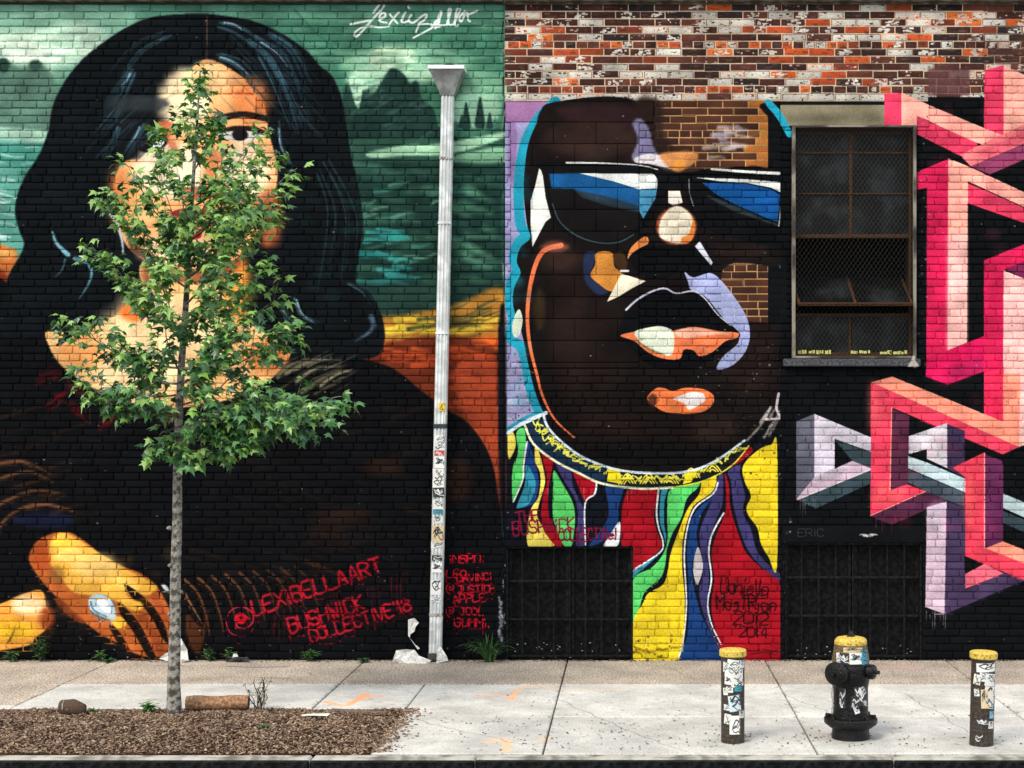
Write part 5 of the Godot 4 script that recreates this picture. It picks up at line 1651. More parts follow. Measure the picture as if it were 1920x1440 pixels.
func build_drainpipe():
	make_stickers()
	var foot := Vector3(wx(818), wy(1236), 0.0)
	var o := thing("drainpipe", "pale fluted metal drainpipe with a funnel head, leaning slightly, stickers below", "drainpipe", foot)
	var top := Vector3(wx(841.5), wy(184), 0.0) - foot
	var shape := []         # fluted section, front towards +z
	var hw := 0.058
	for q in [[-1, 0.035], [-1, 0.1], [-0.82, 0.118], [-0.6, 0.118], [-0.5, 0.108], [-0.36, 0.108], [-0.26, 0.118], [-0.06, 0.118], [0.06, 0.106], [0.2, 0.106], [0.3, 0.118], [0.5, 0.118], [0.6, 0.108], [0.72, 0.108], [0.82, 0.118], [1, 0.1], [1, 0.035]]:
		shape.append(Vector3(q[0] * hw, 0, q[1]))
	var st := begin()
	for i in shape.size():
		var a: Vector3 = shape[i]
		var b: Vector3 = shape[(i + 1) % shape.size()]
		var n := 6
		for k in n:
			var u0 := top * (k / float(n))
			var u1 := top * ((k + 1) / float(n))
			stq(st, a + u0 + Vector3(0, 0.02 if k == 0 else 0.0, 0), a + u1, b + u1, b + u0 + Vector3(0, 0.02 if k == 0 else 0.0, 0))
	put(done(st), "pipe", M.zinc, o)
	# funnel head
	st = begin()
	var lo := [Vector3(-0.062, 0, 0.03), Vector3(-0.062, 0, 0.122), Vector3(0.062, 0, 0.122), Vector3(0.062, 0, 0.03)]
	var hi := [Vector3(-0.158, 0.23, 0.01), Vector3(-0.158, 0.23, 0.2), Vector3(0.158, 0.23, 0.2), Vector3(0.158, 0.23, 0.01)]
	for i in 4:
		var j := (i + 1) % 4
		stq(st, top + lo[i], top + hi[i], top + hi[j], top + lo[j])
		stq(st, top + lo[i] * 0.96, top + lo[j] * 0.96, top + hi[j] * Vector3(0.97, 1, 0.98), top + hi[i] * Vector3(0.97, 1, 0.98))
	var head := put(done(st), "funnel_head", M.zinc, o)
	head.material_override = grain(std(c8(168, 170, 170), 0.4, 0.4), noise_tex(0.015, c8(190, 190, 188), c8(255, 255, 255), 256, 51), 2.0)
	st = begin()
	for q in [[-0.168, 0.158, -0.158, 0.21], [-0.168, 0.2, 0.168, 0.212], [0.158, 0.158, 0.168, 0.21]]: pass
	add_box(st, Transform3D.IDENTITY, top + Vector3(-0.168, 0.226, 0.198), top + Vector3(0.168, 0.26, 0.212), 0.003)
	add_box(st, Transform3D.IDENTITY, top + Vector3(-0.168, 0.226, 0.005), top + Vector3(-0.156, 0.26, 0.197), 0.003)
	add_box(st, Transform3D.IDENTITY, top + Vector3(0.156, 0.226, 0.005), top + Vector3(0.168, 0.26, 0.197), 0.003)
	put(done(st), "rim", std(c8(226, 226, 224), 0.5), head)
	put(lathe([Vector2(0.0, 0.07), Vector2(0.05, 0.062), Vector2(0.09, 0.04), Vector2(0.105, 0.0), Vector2(0.0, 0.0)], 16), "leaf_strainer", std(c8(34, 38, 52), 0.5), head).position = top + Vector3(0.02, 0.225, 0.1)
	# couplings, tape, stickers
	for q in [[300, 5, M.steel], [421, 4, M.zinc], [626, 4, M.zinc], [1150, 6, M.steel], [799, 8, std(c8(30, 44, 48), 0.6)]]:
		var c: Vector3 = top * ((1236.0 - q[0]) / (1236.0 - 184.0))
		put(chamfer_box(c + Vector3(-0.061, -q[1] / S * 0.5, 0.03), c + Vector3(0.061, q[1] / S * 0.5, 0.1225), 0.002), "band", q[2], o)
	var sy := [[822, 12, 0], [836, 16, 1], [849, 9, 13], [866, 22, 6], [888, 20, 3], [906, 16, 12], [922, 18, 9], [945, 20, 8], [958, 9, 2], [973, 14, 15], [1002, 36, 5], [1020, 12, 0], [1044, 10, 4], [1062, 18, 6], [1099, 27, 12], [1122, 9, 1], [763, 16, 14]]
	for q in sy:
		var c: Vector3 = top * ((1236.0 - q[0]) / (1236.0 - 184.0))
		sticker(o, q[2], rr(0.085, 0.108) if q[2] != 14 else 0.06, q[1] / S, 0.0, 0.0, 0.0, rr(-0.06, 0.06), c + Vector3(rr(-0.004, 0.004) + (0.02 if q[2] == 14 else 0.0), 0, 0.1195))
	# shoe at the foot
	put(chamfer_box(Vector3(-0.064, 0.01, 0.03), Vector3(0.066, 0.075, 0.124), 0.006), "shoe", grain(std(c8(80, 80, 80), 0.6), noise_tex(0.05, c8(120, 110, 100), c8(255, 255, 255), 256, 52), 4.0), o)

# ------------------------------------------------------------------ street tree
func leaf_mesh(fold: float, droop: float) -> Array:
	# a lobed leaf one unit long, as points and triangles
	var o := [Vector2(0.06, 0.0), Vector2(0.22, 0.03), Vector2(0.54, 0.06), Vector2(0.36, 0.26), Vector2(0.62, 0.58), Vector2(0.28, 0.5), Vector2(0.19, 0.68), Vector2(0.02, 1.05), Vector2(-0.17, 0.66), Vector2(-0.3, 0.5), Vector2(-0.6, 0.52), Vector2(-0.36, 0.27), Vector2(-0.52, 0.04), Vector2(-0.22, 0.03), Vector2(-0.06, 0.0)]
	var v := [Vector3(0, 0.04, 0.3)]
	for p in o: v.append(Vector3(p.x, -absf(p.x) * fold - p.y * p.y * droop, p.y))
	return v

func build_tree():
	var z0 := 2.62
	var root := at(327, 1342, z0)
	root.y = 0.0
	var o := thing("street_tree", "young maple tree with slim grey trunk standing in the mulched tree pit", "tree", root)
	var trunk_px := [[327, 1345], [327, 1280], [329, 1180], [328, 1080], [331, 980], [333, 890], [337, 780], [341, 680], [346, 590], [352, 500], [359, 400], [366, 300], [371, 210], [374, 130]]
	var tp := []
	var tr := []
	for i in trunk_px.size():
		var p := at(trunk_px[i][0], trunk_px[i][1], z0) - root
		p.z = 0.02 * sin(i * 1.3)
		if i == 0: p.y = -0.03
		tp.append(p)
		var u := float(i) / (trunk_px.size() - 1)
		tr.append(lerpf(0.047, 0.005, pow(u, 1.15)) + (0.014 if i == 0 else (0.003 if i == 1 else 0.0)))
	var st := SurfaceTool.new()
	st.begin(Mesh.PRIMITIVE_TRIANGLES)
	add_tube(st, tp, tr, 12)
	# knots on the stem
	for q in [[333, 940, 1], [326, 1060, -1], [332, 1015, 1], [324, 990, -1], [334, 1110, 1], [325, 1150, -1]]:
		var p := at(q[0], q[1], z0) - root + Vector3(q[2] * 0.02, 0, 0.03)
		add_tube(st, [p - Vector3(0, 0, 0.02), p + Vector3(q[2] * 0.006, 0.004, 0.012)], [0.02, 0.011], 7)
	put(done(st), "trunk", M.bark, o)
	# limbs: height on the trunk (row), tip in the picture, depth of the tip
	var limbs := [[300, 345, 210, 0.05], [320, 405, 225, -0.1], [400, 300, 265, 0.2], [390, 470, 262, 0.1], [420, 420, 300, 0.35], [450, 240, 315, -0.1], [440, 500, 300, -0.25], [480, 212, 372, 0.25], [470, 522, 345, 0.2], [500, 300, 360, 0.45], [500, 505, 398, -0.3], [520, 440, 400, 0.4], [540, 250, 410, 0.35],
		[600, 180, 470, 0.1], [600, 218, 505, 0.4], [590, 500, 500, 0.25], [610, 450, 478, -0.35], [640, 300, 500, 0.5], [640, 510, 560, 0.0], [680, 136, 606, 0.1], [690, 190, 620, 0.42], [690, 535, 622, 0.25], [700, 470, 600, 0.5], [720, 230, 650, -0.4], [740, 172, 700, 0.15], [760, 470, 668, -0.2], [770, 168, 724, 0.3], [780, 260, 730, 0.5],
		[800, 622, 745, 0.3], [800, 560, 735, 0.1], [810, 600, 790, 0.55], [810, 480, 742, 0.5], [820, 540, 800, 0.6], [830, 430, 780, 0.3], [840, 470, 815, 0.4], [840, 306, 770, 0.3], [850, 300, 846, 0.2], [860, 345, 860, 0.35],
		[430, 330, 300, 0.4], [460, 300, 330, 0.35], [450, 440, 330, 0.45], [520, 460, 370, 0.3], [530, 350, 380, 0.5], [570, 420, 430, 0.45], [650, 400, 520, 0.5], [700, 300, 570, 0.55], [720, 420, 610, 0.5], [740, 400, 650, 0.5], [820, 390, 740, 0.5]]
	var wood := SurfaceTool.new()
	wood.begin(Mesh.PRIMITIVE_TRIANGLES)
	var spots := []      # where leaves hang: position, outward direction
	for l in limbs:
		var k := 0
		while k < trunk_px.size() - 2 and trunk_px[k + 1][1] > l[0]: k += 1
		var f: float = clampf((trunk_px[k][1] - l[0]) / float(trunk_px[k][1] - trunk_px[k + 1][1]), 0, 1)
		var a: Vector3 = tp[k].lerp(tp[k + 1], f)
		var b := at(l[1], l[2], z0 + l[3]) - root
		var far := a.distance_to(b)
		var bend := Vector3(0, -0.12 * far, 0) if b.y > a.y + 0.1 else Vector3(0, 0.14 * far, 0)
		var line := []
		var rad := []
		var m := 9
		for i in m + 1:
			var u := float(i) / m
			line.append(a.lerp(b, u) + bend * sin(u * PI) + Vector3(rr(-1, 1), rr(-1, 1), rr(-1, 1)) * 0.014 * u)
			rad.append(lerpf(0.013, 0.0022, u) * clampf(far, 0.5, 1.2))
		var limb := SurfaceTool.new()
		limb.begin(Mesh.PRIMITIVE_TRIANGLES)
		add_tube(limb, line, rad, 6)
		var twigs := int(clampf(far * 12.0, 4, 15))
		for t in twigs:
			var u := rr(0.3, 1.0) if t > 0 else 1.0
			var i := int(u * m)
			var p: Vector3 = line[mini(i, m)]
			var dir: Vector3 = ((b - a).normalized() + Vector3(rr(-1, 1), rr(-0.5, 0.9), rr(-1, 1)) * 0.8).normalized()
			var tl := rr(0.07, 0.2) * clampf(far, 0.5, 1.2)
			var e := p + dir * tl
			add_tube(limb, [p, p.lerp(e, 0.5) + Vector3(0, 0.01, 0), e], [0.0034, 0.0026, 0.0014], 4)
			spots.append([e, dir])
			if rng.randf() < 0.75: spots.append([p.lerp(e, 0.5), dir])
		put(done(limb), "limb", M.bark, o)
	# the leader's own leaves
	for q in [[374, 132], [372, 150], [378, 160], [368, 178], [374, 200], [362, 215], [380, 232], [366, 250], [376, 270], [360, 290]]:
		for i in 2: spots.append([at(q[0] + rr(-9, 9), q[1] + rr(-6, 6), z0 + rr(-0.08, 0.08)) - root, Vector3(rr(-1, 1), 0.6, rr(-1, 1)).normalized()])
	var leaves := []
	for s in spots:
		for i in rng.randi_range(5, 8):
			var p: Vector3 = s[0] + Vector3(rr(-1, 1), rr(-1, 0.7), rr(-1, 1)) * 0.075
			var out: Vector3 = (s[1] + Vector3(rr(-1, 1), rr(-1.3, 0.1), rr(-0.6, 1.2))).normalized()
			var up := (Vector3(0, 1, 0.25) + Vector3(rr(-1, 1), rr(-0.4, 0.4), rr(-1, 1)) * 0.65).normalized()
			var side := up.cross(out).normalized()
			if side.length() < 0.1: continue
			leaves.append([Transform3D(Basis(side, out.cross(side).normalized(), out) * (rr(0.036, 0.06) if rng.randf() < 0.4 else rr(0.058, 0.088)), p), rng.randf()])
	var variants := [leaf_mesh(0.35, 0.4), leaf_mesh(0.75, 0.2), leaf_mesh(0.15, 0.75)]
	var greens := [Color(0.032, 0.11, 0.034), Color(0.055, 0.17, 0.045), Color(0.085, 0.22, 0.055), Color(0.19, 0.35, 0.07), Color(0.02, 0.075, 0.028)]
	var mats := []
	for c in greens:
		var m := std(c.linear_to_srgb(), 0.38)
		m.backlight_enabled = true
		m.backlight = Color(0.1, 0.21, 0.04)
		m.cull_mode = BaseMaterial3D.CULL_DISABLED
		mats.append(m)
	var singles := []
	for v in variants:
		var ls := begin()
		for k in range(1, 15): for p in [v[0], v[k + 1], v[k]]: ls.add_vertex(p)
		singles.append(done(ls))
	leaves.sort_custom(func(a, b): return a[0].origin.z > b[0].origin.z)
	var crown := begin()
	for i in leaves.size():
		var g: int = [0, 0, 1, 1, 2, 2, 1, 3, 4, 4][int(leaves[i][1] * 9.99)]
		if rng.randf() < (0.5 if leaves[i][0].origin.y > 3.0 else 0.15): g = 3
		var v: Array = variants[i % 3]
		if i < 300:
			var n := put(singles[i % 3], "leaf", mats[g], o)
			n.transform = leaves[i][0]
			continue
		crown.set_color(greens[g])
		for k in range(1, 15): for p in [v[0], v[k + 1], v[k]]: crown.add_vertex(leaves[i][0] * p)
	var cm := vcol(0.38)
	cm.backlight_enabled = true
	cm.backlight = Color(0.1, 0.21, 0.04)
	cm.cull_mode = BaseMaterial3D.CULL_DISABLED
	put(done(crown), "crown", cm, o).set_meta("kind", "stuff")
	print("leaves ", leaves.size())
	# nursery tag and tie
	var tag_at := at(377, 852, z0 + 0.12) - root
	put(chamfer_box(Vector3(-0.04, -0.03, -0.001), Vector3(0.04, 0.03, 0.001), 0.0), "nursery_tag", std(c8(190, 178, 160), 0.8), o).transform = Transform3D(Basis.from_euler(Vector3(0.2, 0.3, 0.75)), tag_at)
	put(tube([tag_at + Vector3(0, 0.02, 0), tag_at + Vector3(0.002, 0.16, 0.0)], [0.002, 0.002], 5), "tie", std(c8(196, 196, 196), 0.7), o)
	put(chamfer_box(Vector3(-0.006, -0.04, -0.001), Vector3(0.006, 0.04, 0.001), 0.0), "strap", std(c8(206, 204, 198), 0.7), o).position = at(347, 867, z0 + 0.05) - root

# ------------------------------------------------------------------ hydrant and posts
func build_street_things():
	# bollards
	var spec := [[1374, 1390, "short round post with yellow cap left of the hydrant, white stickers down its front", [[0, 0.09, 0.055, 0.0, 0.555], [8, 0.095, 0.075, -0.2, 0.5], [3, 0.1, 0.09, 0.35, 0.44], [1, 0.05, 0.07, -0.7, 0.53], [12, 0.05, 0.05, 0.85, 0.55], [15, 0.05, 0.05, 0.8, 0.2], [3, 0.05, 0.07, -0.55, 0.17], [6, 0.05, 0.06, -0.5, 0.44], [2, 0.06, 0.045, 0.45, 0.385], [12, 0.05, 0.04, -0.35, 0.375], [7, 0.085, 0.11, 0.1, 0.28], [1, 0.05, 0.04, -0.6, 0.25], [0, 0.075, 0.13, 0.12, 0.13], [12, 0.04, 0.05, 0.7, 0.5], [8, 0.04, 0.05, -0.75, 0.36]]],
		[1840, 1396, "short round post with yellow cap at the right end beyond the hydrant", [[12, 0.15, 0.06, 0.1, 0.545], [8, 0.09, 0.085, 0.5, 0.46], [3, 0.055, 0.07, -0.75, 0.46], [11, 0.09, 0.15, 0.4, 0.34], [1, 0.045, 0.06, -0.25, 0.48], [0, 0.04, 0.06, 0.9, 0.38], [5, 0.05, 0.13, -0.05, 0.33], [10, 0.045, 0.05, 0.7, 0.22], [15, 0.05, 0.05, 0.65, 0.15], [9, 0.09, 0.05, -0.2, 0.17], [1, 0.04, 0.05, -0.75, 0.37], [4, 0.06, 0.05, -0.5, 0.06]]]]
	for q in spec:
		var p := on_ground(q[0], q[1])
		var o := thing("bollard", q[2], "bollard", p, "posts guarding the hydrant")
		if q[0] > 1500: o.rotation.z = -0.025
		var r := 0.082
		put(lathe([Vector2(0.0, -0.03), Vector2(r, -0.03), Vector2(r, 0.3), Vector2(r, 0.598), Vector2(0.0, 0.6)], 32), "post", M.post, o)
		put(lathe([Vector2(0.0, 0.598), Vector2(r + 0.009, 0.598), Vector2(r + 0.013, 0.604), Vector2(r + 0.013, 0.638), Vector2(r + 0.006, 0.646), Vector2(r * 0.7, 0.65), Vector2(0.0, 0.651)], 32), "cap", M.yellow, o)
		for s in q[3]: sticker(o, s[0], s[1], s[2], r, s[3], s[4], rr(-0.15, 0.15))
	# hydrant
	var base := on_ground(1595, 1383)
	var h := thing("fire_hydrant", "black fire hydrant with worn yellow top, white paint tags on its barrel", "hydrant", base)
	h.scale = Vector3(1.07, 1.0, 1.07)
	var iron := grain(std(c8(15, 15, 17), 0.38), noise_tex(0.03, c8(170, 165, 160), c8(255, 255, 255), 256, 61), 4.0, noise_tex(0.06, Color.BLACK, Color.WHITE, 256, 62), 0.25)
	iron.metallic_specular = 0.35
	put(lathe([Vector2(0.0, -0.02), Vector2(0.128, -0.02), Vector2(0.122, 0.06), Vector2(0.12, 0.075), Vector2(0.0, 0.08)], 28), "foot", iron, h)
	put(lathe([Vector2(0.1, 0.07), Vector2(0.14, 0.078), Vector2(0.166, 0.1), Vector2(0.176, 0.112), Vector2(0.176, 0.138), Vector2(0.166, 0.148), Vector2(0.12, 0.152), Vector2(0.118, 0.16)], 32), "flange", iron, h)
	for i in 8:
		var a := TAU * i / 8 + 0.2
		put(lathe([Vector2(0.0, 0.022), Vector2(0.015, 0.02), Vector2(0.017, 0.0), Vector2(0.017, -0.052), Vector2(0.0, -0.056)], 6, true), "bolt", iron, h).position = Vector3(cos(a) * 0.152, 0.146, sin(a) * 0.152)
	put(lathe([Vector2(0.118, 0.15), Vector2(0.115, 0.2), Vector2(0.114, 0.36), Vector2(0.122, 0.4), Vector2(0.13, 0.45), Vector2(0.128, 0.5), Vector2(0.12, 0.53), Vector2(0.116, 0.545)], 32), "barrel", iron, h)
	put(lathe([Vector2(0.122, 0.535), Vector2(0.124, 0.55), Vector2(0.116, 0.6), Vector2(0.108, 0.66), Vector2(0.1, 0.668)], 32), "bonnet", grain(std(c8(120, 98, 62), 0.6), noise_tex(0.03, c8(90, 76, 60), c8(255, 255, 255), 256, 63), 6.0), h)
	put(lathe([Vector2(0.104, 0.655), Vector2(0.108, 0.665), Vector2(0.107, 0.69), Vector2(0.095, 0.708), Vector2(0.06, 0.716), Vector2(0.0, 0.718)], 10, true), "yellow_top", M.yellow, h)
	put(lathe([Vector2(0.03, 0.712), Vector2(0.028, 0.73), Vector2(0.018, 0.738), Vector2(0.014, 0.757), Vector2(0.0, 0.76)], 5, true), "operating_nut", iron, h)
	# two outlets with caps
	for q in [[Vector3(-0.66, 0, 0.75), 0.082, 0.475, "pumper_outlet", 0.19], [Vector3(0.84, 0, 0.54), 0.052, 0.48, "hose_outlet", 0.165]]:
		var d: Vector3 = q[0]
		var y := d.normalized()
		var x := Vector3.UP.cross(y).normalized()
		var t := Transform3D(Basis(x, y, x.cross(y)), Vector3(0, q[2], 0))
		var r: float = q[1]
		var far: float = q[4]
		var st := SurfaceTool.new()
		st.begin(Mesh.PRIMITIVE_TRIANGLES)
		add_lathe(st, t, [Vector2(r * 0.82, 0.03), Vector2(r * 0.82, far - 0.04), Vector2(r * 0.9, far - 0.03)], 24)
		var nz := put(done(st), q[3], iron, h)
		var cp := SurfaceTool.new()
		cp.begin(Mesh.PRIMITIVE_TRIANGLES)
		add_lathe(cp, t, [Vector2(r * 0.8, far - 0.035), Vector2(r, far - 0.03), Vector2(r, far - 0.006), Vector2(r * 0.92, far + 0.004), Vector2(r * 0.6, far + 0.012), Vector2(r * 0.26, far + 0.016), Vector2(r * 0.24, far + 0.04), Vector2(0.0, far + 0.042)], 24)
		put(done(cp), "cap", iron, nz)
	# chain hanging at the side
	var ch := SurfaceTool.new()
	ch.begin(Mesh.PRIMITIVE_TRIANGLES)
	for i in 17:
		var p := Vector3(-0.128 + 0.004 * sin(i * 0.7), 0.41 - i * 0.014, 0.05)
		var ring := []
		for k in 7:
			var a := TAU * k / 6
			ring.append(p + (Vector3(cos(a) * 0.005, sin(a) * 0.009, 0) if i % 2 == 0 else Vector3(0, sin(a) * 0.009, cos(a) * 0.005)))
		add_tube(ch, ring, [0.0026, 0.0026, 0.0026, 0.0026, 0.0026, 0.0026, 0.0026], 4, false)
	put(done(ch), "chain", std(c8(168, 166, 160), 0.5, 0.3), h)
	# stickers and paint marks round the barrel
	for s in [[9, 0.09, 0.15, 0.45, 0.32, 0.1], [0, 0.045, 0.06, 0.62, 0.35, 0.5], [4, 0.06, 0.09, 0.12, 0.27, -0.1], [9, 0.05, 0.06, 0.8, 0.26, 0.1], [12, 0.035, 0.045, 0.2, 0.215, 0.3], [4, 0.05, 0.14, -0.65, 0.3, 0.0]]: sticker(h, s[0], s[1], s[2], 0.1165, s[3], s[4], s[5])
	for s in [[6, 0.085, 0.08, 0.12, 0.58, 0.0], [2, 0.06, 0.1, 0.68, 0.585, 0.1], [9, 0.075, 0.075, -0.5, 0.575, 0.0], [5, 0.13, 0.035, 0.0, 0.637, 0.0], [0, 0.03, 0.07, -0.85, 0.58, 0.1]]: sticker(h, s[0], s[1], s[2], 0.124 if s[4] < 0.62 else 0.114, s[3], s[4], s[5])

# ------------------------------------------------------------------ weeds, wood, litter
func blade(st: SurfaceTool, p: Vector3, dir: Vector3, length: float, w: float, droop: float, col: Color):
	var n := 5
	var side := dir.cross(Vector3.UP).normalized()
	if side.length() < 0.1: side = Vector3.RIGHT
	var prev := []
	for i in n + 1:
		var u := float(i) / n
		var c := p + dir * length * u + Vector3(dir.x, 0, dir.z).normalized() * droop * u * u * length * 0.6 - Vector3(0, droop * u * u * u * length * 0.8, 0)
		var ww := w * sin(clampf(u * 0.85 + 0.15, 0, 1) * PI)
		var now := [c - side * ww, c + side * ww + Vector3(0, 0.0, 0), c + Vector3(0, -ww * 0.4, 0)]
		if i > 0:
			st.set_color(col)
			stq(st, prev[0], now[0], now[2], prev[2])
			st.set_color(col * 0.9)
			stq(st, prev[2], now[2], now[1], prev[1])
		prev = now

func weed(px: float, row: float, z: float, height: float, spread: float, n: int, label: String, leafy: bool, tint := 1.0):
	var p := at(px, row, z)
	p.y = 0.0
	var o := thing("weed" if leafy else "grass_tuft", label, "weed", p)
	var st := begin()
	var stems := SurfaceTool.new()
	stems.begin(Mesh.PRIMITIVE_TRIANGLES)
	for i in n:
		var a := rr(0, TAU)
		var lean := rr(0.1, 0.8)
		var d := Vector3(cos(a) * lean * spread, 1.0, absf(sin(a)) * lean * 0.6 * spread).normalized()
		var col: Color = [Color(0.03, 0.1, 0.028), Color(0.05, 0.15, 0.035), Color(0.09, 0.2, 0.045), Color(0.025, 0.075, 0.025)][rng.randi_range(0, 3)] * tint
		if leafy:
			var tip := d * height * rr(0.5, 1.0)
			add_tube(stems, [Vector3.ZERO, tip * 0.5, tip], [0.003, 0.0025, 0.0012], 4)
			for k in 7:
				var b := rr(0, TAU)
				blade(st, tip * rr(0.25, 1.0), Vector3(cos(b), rr(0.0, 0.7), sin(b)).normalized(), rr(0.03, 0.07), rr(0.006, 0.012), 0.4, col)
		else:
			blade(st, Vector3(rr(-0.04, 0.04), 0, rr(0, 0.03)), d, height * rr(0.6, 1.15), rr(0.005, 0.009), rr(0.15, 0.75), col)
	var m := vcol(0.6)
	m.backlight_enabled = true
	m.backlight = Color(0.08, 0.16, 0.03)
	put(done(st), "leaves" if leafy else "blades", m, o).set_meta("kind", "stuff")
	if leafy: put(done(stems), "stem", std(c8(70, 84, 44), 0.8), o)

func crumpled(called: String, label: String, category: String, p: Vector3, outline: Array, rough: float, m: Material, upright := true, bend := 0.0):
	# a creased sheet with thickness, cut to its torn outline; outline in metres about p
	var poly := PackedVector2Array()
	for i in range(0, outline.size(), 2): poly.append(Vector2(outline[i], outline[i + 1]))
	var inner := []
	var lo := poly[0]
	var hi := poly[0]
	for v in poly:
		lo = lo.min(v)
		hi = hi.max(v)
	var all := PackedVector2Array(poly)
	for i in 30:
		var q := Vector2(rr(lo.x, hi.x), rr(lo.y, hi.y))
		if Geometry2D.is_point_in_polygon(q, poly): all.append(q)
	var tri := Geometry2D.triangulate_delaunay(all)
	var hgt := []
	for v in all: hgt.append(rr(0, rough) + bend * (v.y - lo.y) * (v.y - lo.y))
	var st := begin()
	for side in 2:
		for i in range(0, tri.size(), 3):
			var mid := (all[tri[i]] + all[tri[i + 1]] + all[tri[i + 2]]) / 3.0
			if not Geometry2D.is_point_in_polygon(mid, poly): continue
			for k in ([0, 1, 2] if side == 0 else [0, 2, 1]):
				var v := all[tri[i + k]]
				var d: float = hgt[tri[i + k]] + (0.0015 if side == 0 else 0.0)
				st.add_vertex(Vector3(v.x, v.y, d) if upright else Vector3(v.x, d + 0.002, -v.y))
	var o := put(done(st), called, m)
	o.position = p
	tag(o, label, category)

func build_weeds_and_litter():
	weed(918, 1236, 0.09, 0.34, 0.9, 90, "large dark green grass tuft at the seam between the two murals", false, 0.8)
	weed(76, 1238, 0.07, 0.24, 0.8, 16, "tall bushy weed at the foot of the wall below the painted forearm", true, 0.8)
	weed(20, 1238, 0.06, 0.1, 1.0, 10, "low weed at the far left foot of the wall", true)
	weed(187, 1238, 0.06, 0.11, 0.9, 7, "small weed below the painted fingers", true)
	weed(392, 1238, 0.06, 0.14, 0.7, 7, "upright weed at the wall just right of the tree trunk", true)
	weed(428, 1238, 0.06, 0.13, 0.9, 7, "weed at the wall beneath the red spiral", true)
	weed(580, 1238, 0.06, 0.13, 1.3, 11, "spreading weed at the wall below the red writing", true)
	weed(682, 1244, 0.14, 0.05, 1.4, 8, "low weed growing from the pavement joint near the drainpipe", true)
	weed(205, 1243, 0.12, 0.03, 1.6, 7, "tiny weed in the pavement joint left of the tree", true)
	weed(280, 1335, 2.5, 0.1, 1.3, 12, "bright yellow green weed at the edge of the mulch by the trunk", true, 1.7)
	weed(178, 1340, 2.56, 0.04, 1.4, 8, "low weed in the mulch beside the round wood chunk", true)
	weed(495, 1369, 3.2, 0.04, 1.2, 6, "small weed in the middle of the mulch", true, 0.8)
	# log lying behind the mulch
	var a := on_ground(350, 1333)
	var b := on_ground(466, 1331)
	var o := thing("log", "short peeled log lying on the pavement edge beside the tree trunk", "log", (a + b) * 0.5)
	var h := (b - a) * 0.5
	var up := Vector3(0, 0.058, 0)
	var pts3 := []
	var rad := []
	for i in 9:
		var u := i / 8.0
		pts3.append((-h).lerp(h, u) + up + Vector3(0, 0.003 * sin(u * 9), 0.004 * cos(u * 7)))
		rad.append(0.056 + 0.003 * sin(u * 11))
	put(tube(pts3, rad, 16), "stem", M.wood, o)
	for e in [-1.0, 1.0]:
		var st := SurfaceTool.new()
		st.begin(Mesh.PRIMITIVE_TRIANGLES)
		add_tube(st, [h * e + up, h * e * 1.012 + up], [0.054, 0.05], 16)
		put(done(st), "cut_end", M.dark_wood, o)
	# round chunk
	var cp := on_ground(137, 1342)
	var ch := thing("wood_chunk", "round dark brown wood chunk at the left of the mulch", "wood", cp)
	put(tube([Vector3(-0.1, 0.055, 0.0), Vector3(-0.085, 0.06, 0.0), Vector3(0.0, 0.064, 0.01), Vector3(0.085, 0.045, 0.03), Vector3(0.1, 0.038, 0.032)], [0.03, 0.06, 0.066, 0.05, 0.02], 14), "body", M.dark_wood, ch)
	for i in 4: put(tube([Vector3(-0.06 + i * 0.035, 0.122 - i * 0.004, 0.025), Vector3(-0.058 + i * 0.036, 0.1 - i * 0.004, 0.055), Vector3(-0.055 + i * 0.037, 0.06 - i * 0.004, 0.072)], [0.005, 0.006, 0.005], 6), "bark_ridge", M.bark, ch)
	# dead plant
	var dp := on_ground(486, 1330)
	var dead := thing("dead_plant", "dried dark plant with curled stems standing at the end of the log", "dead plant", dp)
	var ds := vcol(0.9)
	for i in 13:
		var st := SurfaceTool.new()
		st.begin(Mesh.PRIMITIVE_TRIANGLES)
		var x := rr(-0.1, 0.1)
		var top := rr(0.12, 0.26)
		var line := []
		var rr_ := []
		var ph := rr(0, 6)
		for k in 8:
			var u := k / 7.0
			line.append(Vector3(x * (0.3 + u * 0.8) + sin(u * 7 + ph) * 0.014, top * u, sin(u * 5 + ph) * 0.02 + x * 0.2))
			rr_.append(lerpf(0.005, 0.003, u))
		st.set_color(Color(0.035, 0.028, 0.022) if i % 3 else Color(0.25, 0.22, 0.18))
		add_tube(st, line, rr_, 5)
		for k in 5:
			var p: Vector3 = line[rng.randi_range(2, 7)]
			blade(st, p, Vector3(rr(-1, 1), rr(-0.3, 0.8), rr(-0.5, 1)).normalized(), rr(0.02, 0.04), 0.007, 1.0, Color(0.05, 0.04, 0.03) if k % 2 else Color(0.3, 0.27, 0.22))
		put(done(st), "stalk", ds, dead)
	# boards and scraps in the mulch
	var bp := on_ground(672, 1341)
	var bd := put(chamfer_box(Vector3(-0.22, 0.0, -0.03), Vector3(0.22, 0.025, 0.03), 0.004), "board", grain(std(c8(136, 116, 98), 0.9), noise_tex(0.05, c8(110, 100, 92), c8(255, 255, 255), 256, 71), 4.0))
	bd.position = bp + Vector3(0, 0.012, 0)
	bd.rotation = Vector3(0, -0.12, -0.03)
	tag(bd, "weathered grey board lying on the far edge of the mulch", "board")
	var sp := on_ground(590, 1350)
	crumpled("paper_scrap", "pale green white paper scrap lying in the mulch near the board", "litter", sp + Vector3(0, 0.03, 0), [-0.1, -0.02, 0.02, -0.04, 0.1, -0.02, 0.11, 0.03, 0.0, 0.04, -0.06, 0.02], 0.012, std(c8(206, 214, 196), 0.8), false)
	# white torn sheets round the foot of the pipe
	var w: Material = M.paper
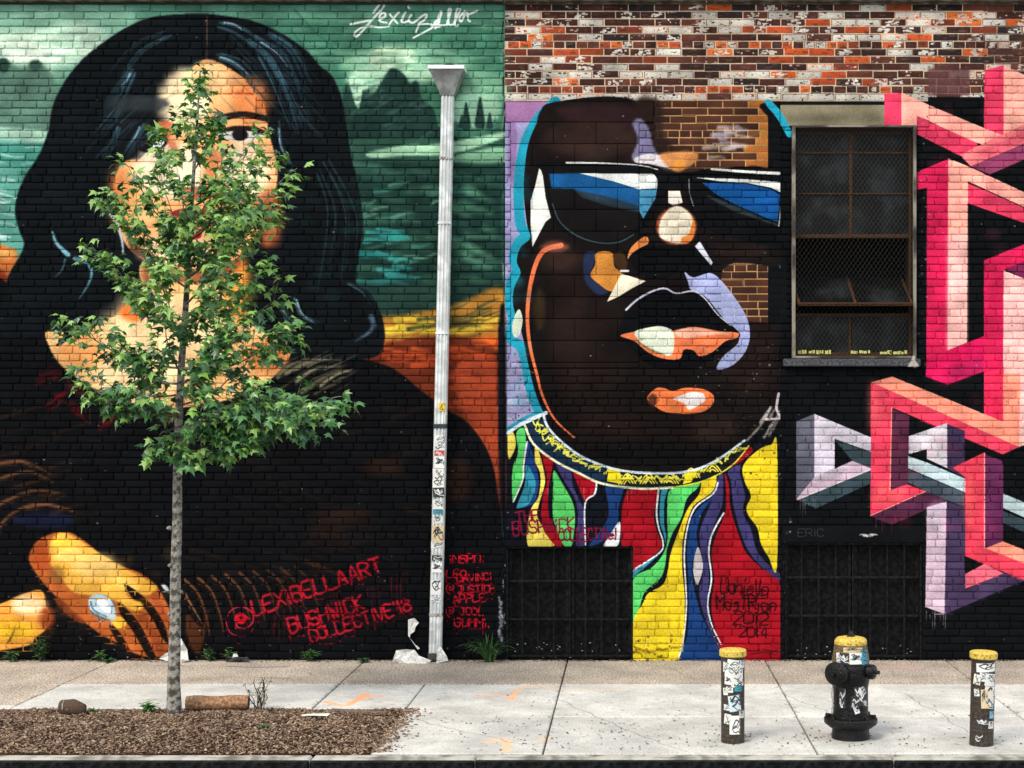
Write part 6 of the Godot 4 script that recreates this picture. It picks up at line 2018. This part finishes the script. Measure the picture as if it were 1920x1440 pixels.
	crumpled("torn_sheet", "crumpled white sheet lying left of the drainpipe foot", "litter", Vector3(wx(742), 0.0, 0.16), [0.0, 0.02, 0.03, 0.12, 0.12, 0.13, 0.2, 0.12, 0.24, 0.07, 0.36, 0.03, 0.33, 0.0, 0.06, 0.0], 0.05, w, true, -1.0)
	crumpled("torn_sheet", "small white torn scrap sticking up on the wall left of the drainpipe", "litter", Vector3(wx(766), wy(1215), 0.02), [0.0, 0.12, 0.0, 0.27, 0.06, 0.285, 0.1, 0.24, 0.07, 0.2, 0.06, 0.16, 0.02, 0.13, 0.11, 0.0, 0.09, -0.01, 0.015, 0.1], 0.012, w)
	crumpled("torn_sheet", "white torn scrap leaning right of the drainpipe foot", "litter", Vector3(wx(822), 0.0, 0.14), [0.0, 0.0, 0.11, 0.02, 0.1, 0.06, 0.04, 0.15, 0.01, 0.17], 0.02, w)
	crumpled("plastic_bag", "crumpled white bag at the foot of the wall behind the tree trunk", "litter", Vector3(wx(308), 0.0, 0.1), [0.0, 0.04, 0.06, 0.09, 0.1, 0.1, 0.16, 0.24, 0.2, 0.22, 0.25, 0.12, 0.27, 0.02, 0.2, 0.0, 0.08, 0.02], 0.06, w)
	crumpled("litter_scrap", "small dark crumpled scrap with white corner at the wall foot", "litter", Vector3(wx(430), 0.0, 0.1), [0.0, 0.0, 0.01, 0.05, 0.06, 0.06, 0.12, 0.045, 0.2, 0.05, 0.24, 0.02, 0.2, 0.0], 0.04, std(c8(46, 46, 48), 0.8))
	crumpled("paper_scrap", "tiny white scrap by the red spiral at the wall foot", "litter", Vector3(wx(444), 0.05, 0.15), [0.0, 0.0, 0.01, 0.035, 0.04, 0.04, 0.055, 0.01], 0.01, w)
	# crumbs of leaf and grit on the slabs
	var st := begin()
	for i in 300:
		var px := rng.randfn(1060, 190) if i < 130 else (rng.randfn(1480, 160) if i < 220 else rr(760, 1920))
		var row := rr(1340, 1408) if i < 130 else (rr(1376, 1402) if i < 220 else rr(1300, 1405))
		var p := on_ground(px, row)
		if p.x < PIT_X + 0.05 or p.z > KERB - 0.03: continue
		st.set_color([Color(0.06, 0.045, 0.035), Color(0.1, 0.08, 0.06), Color(0.03, 0.028, 0.026)][i % 3])
		var s := Vector3(rr(0.002, 0.01), rr(0.001, 0.002), rr(0.002, 0.006))
		add_box(st, Transform3D(Basis.from_euler(Vector3(0, rr(0, TAU), rr(-0.2, 0.2))), p + Vector3(0, s.y + 0.003, 0)), -s, s)
	for i in 700:
		var s := Vector3(rr(0.002, 0.012), rr(0.001, 0.004), rr(0.002, 0.008))
		st.set_color([Color(0.05, 0.04, 0.03), Color(0.09, 0.07, 0.05), Color(0.16, 0.13, 0.1)][i % 3])
		add_box(st, Transform3D(Basis.from_euler(Vector3(0, rr(0, TAU), 0)), Vector3(rr(-5.2, 5.2), s.y + 0.003, 0.01 + absf(rng.randfn(0, 0.035)))), -s, s)
	var g := put(done(st), "leaf_litter", vcol(0.95))
	g.set_meta("kind", "stuff")
	tag(g, "dark crumbs of leaf and grit scattered over the pavement", "litter")
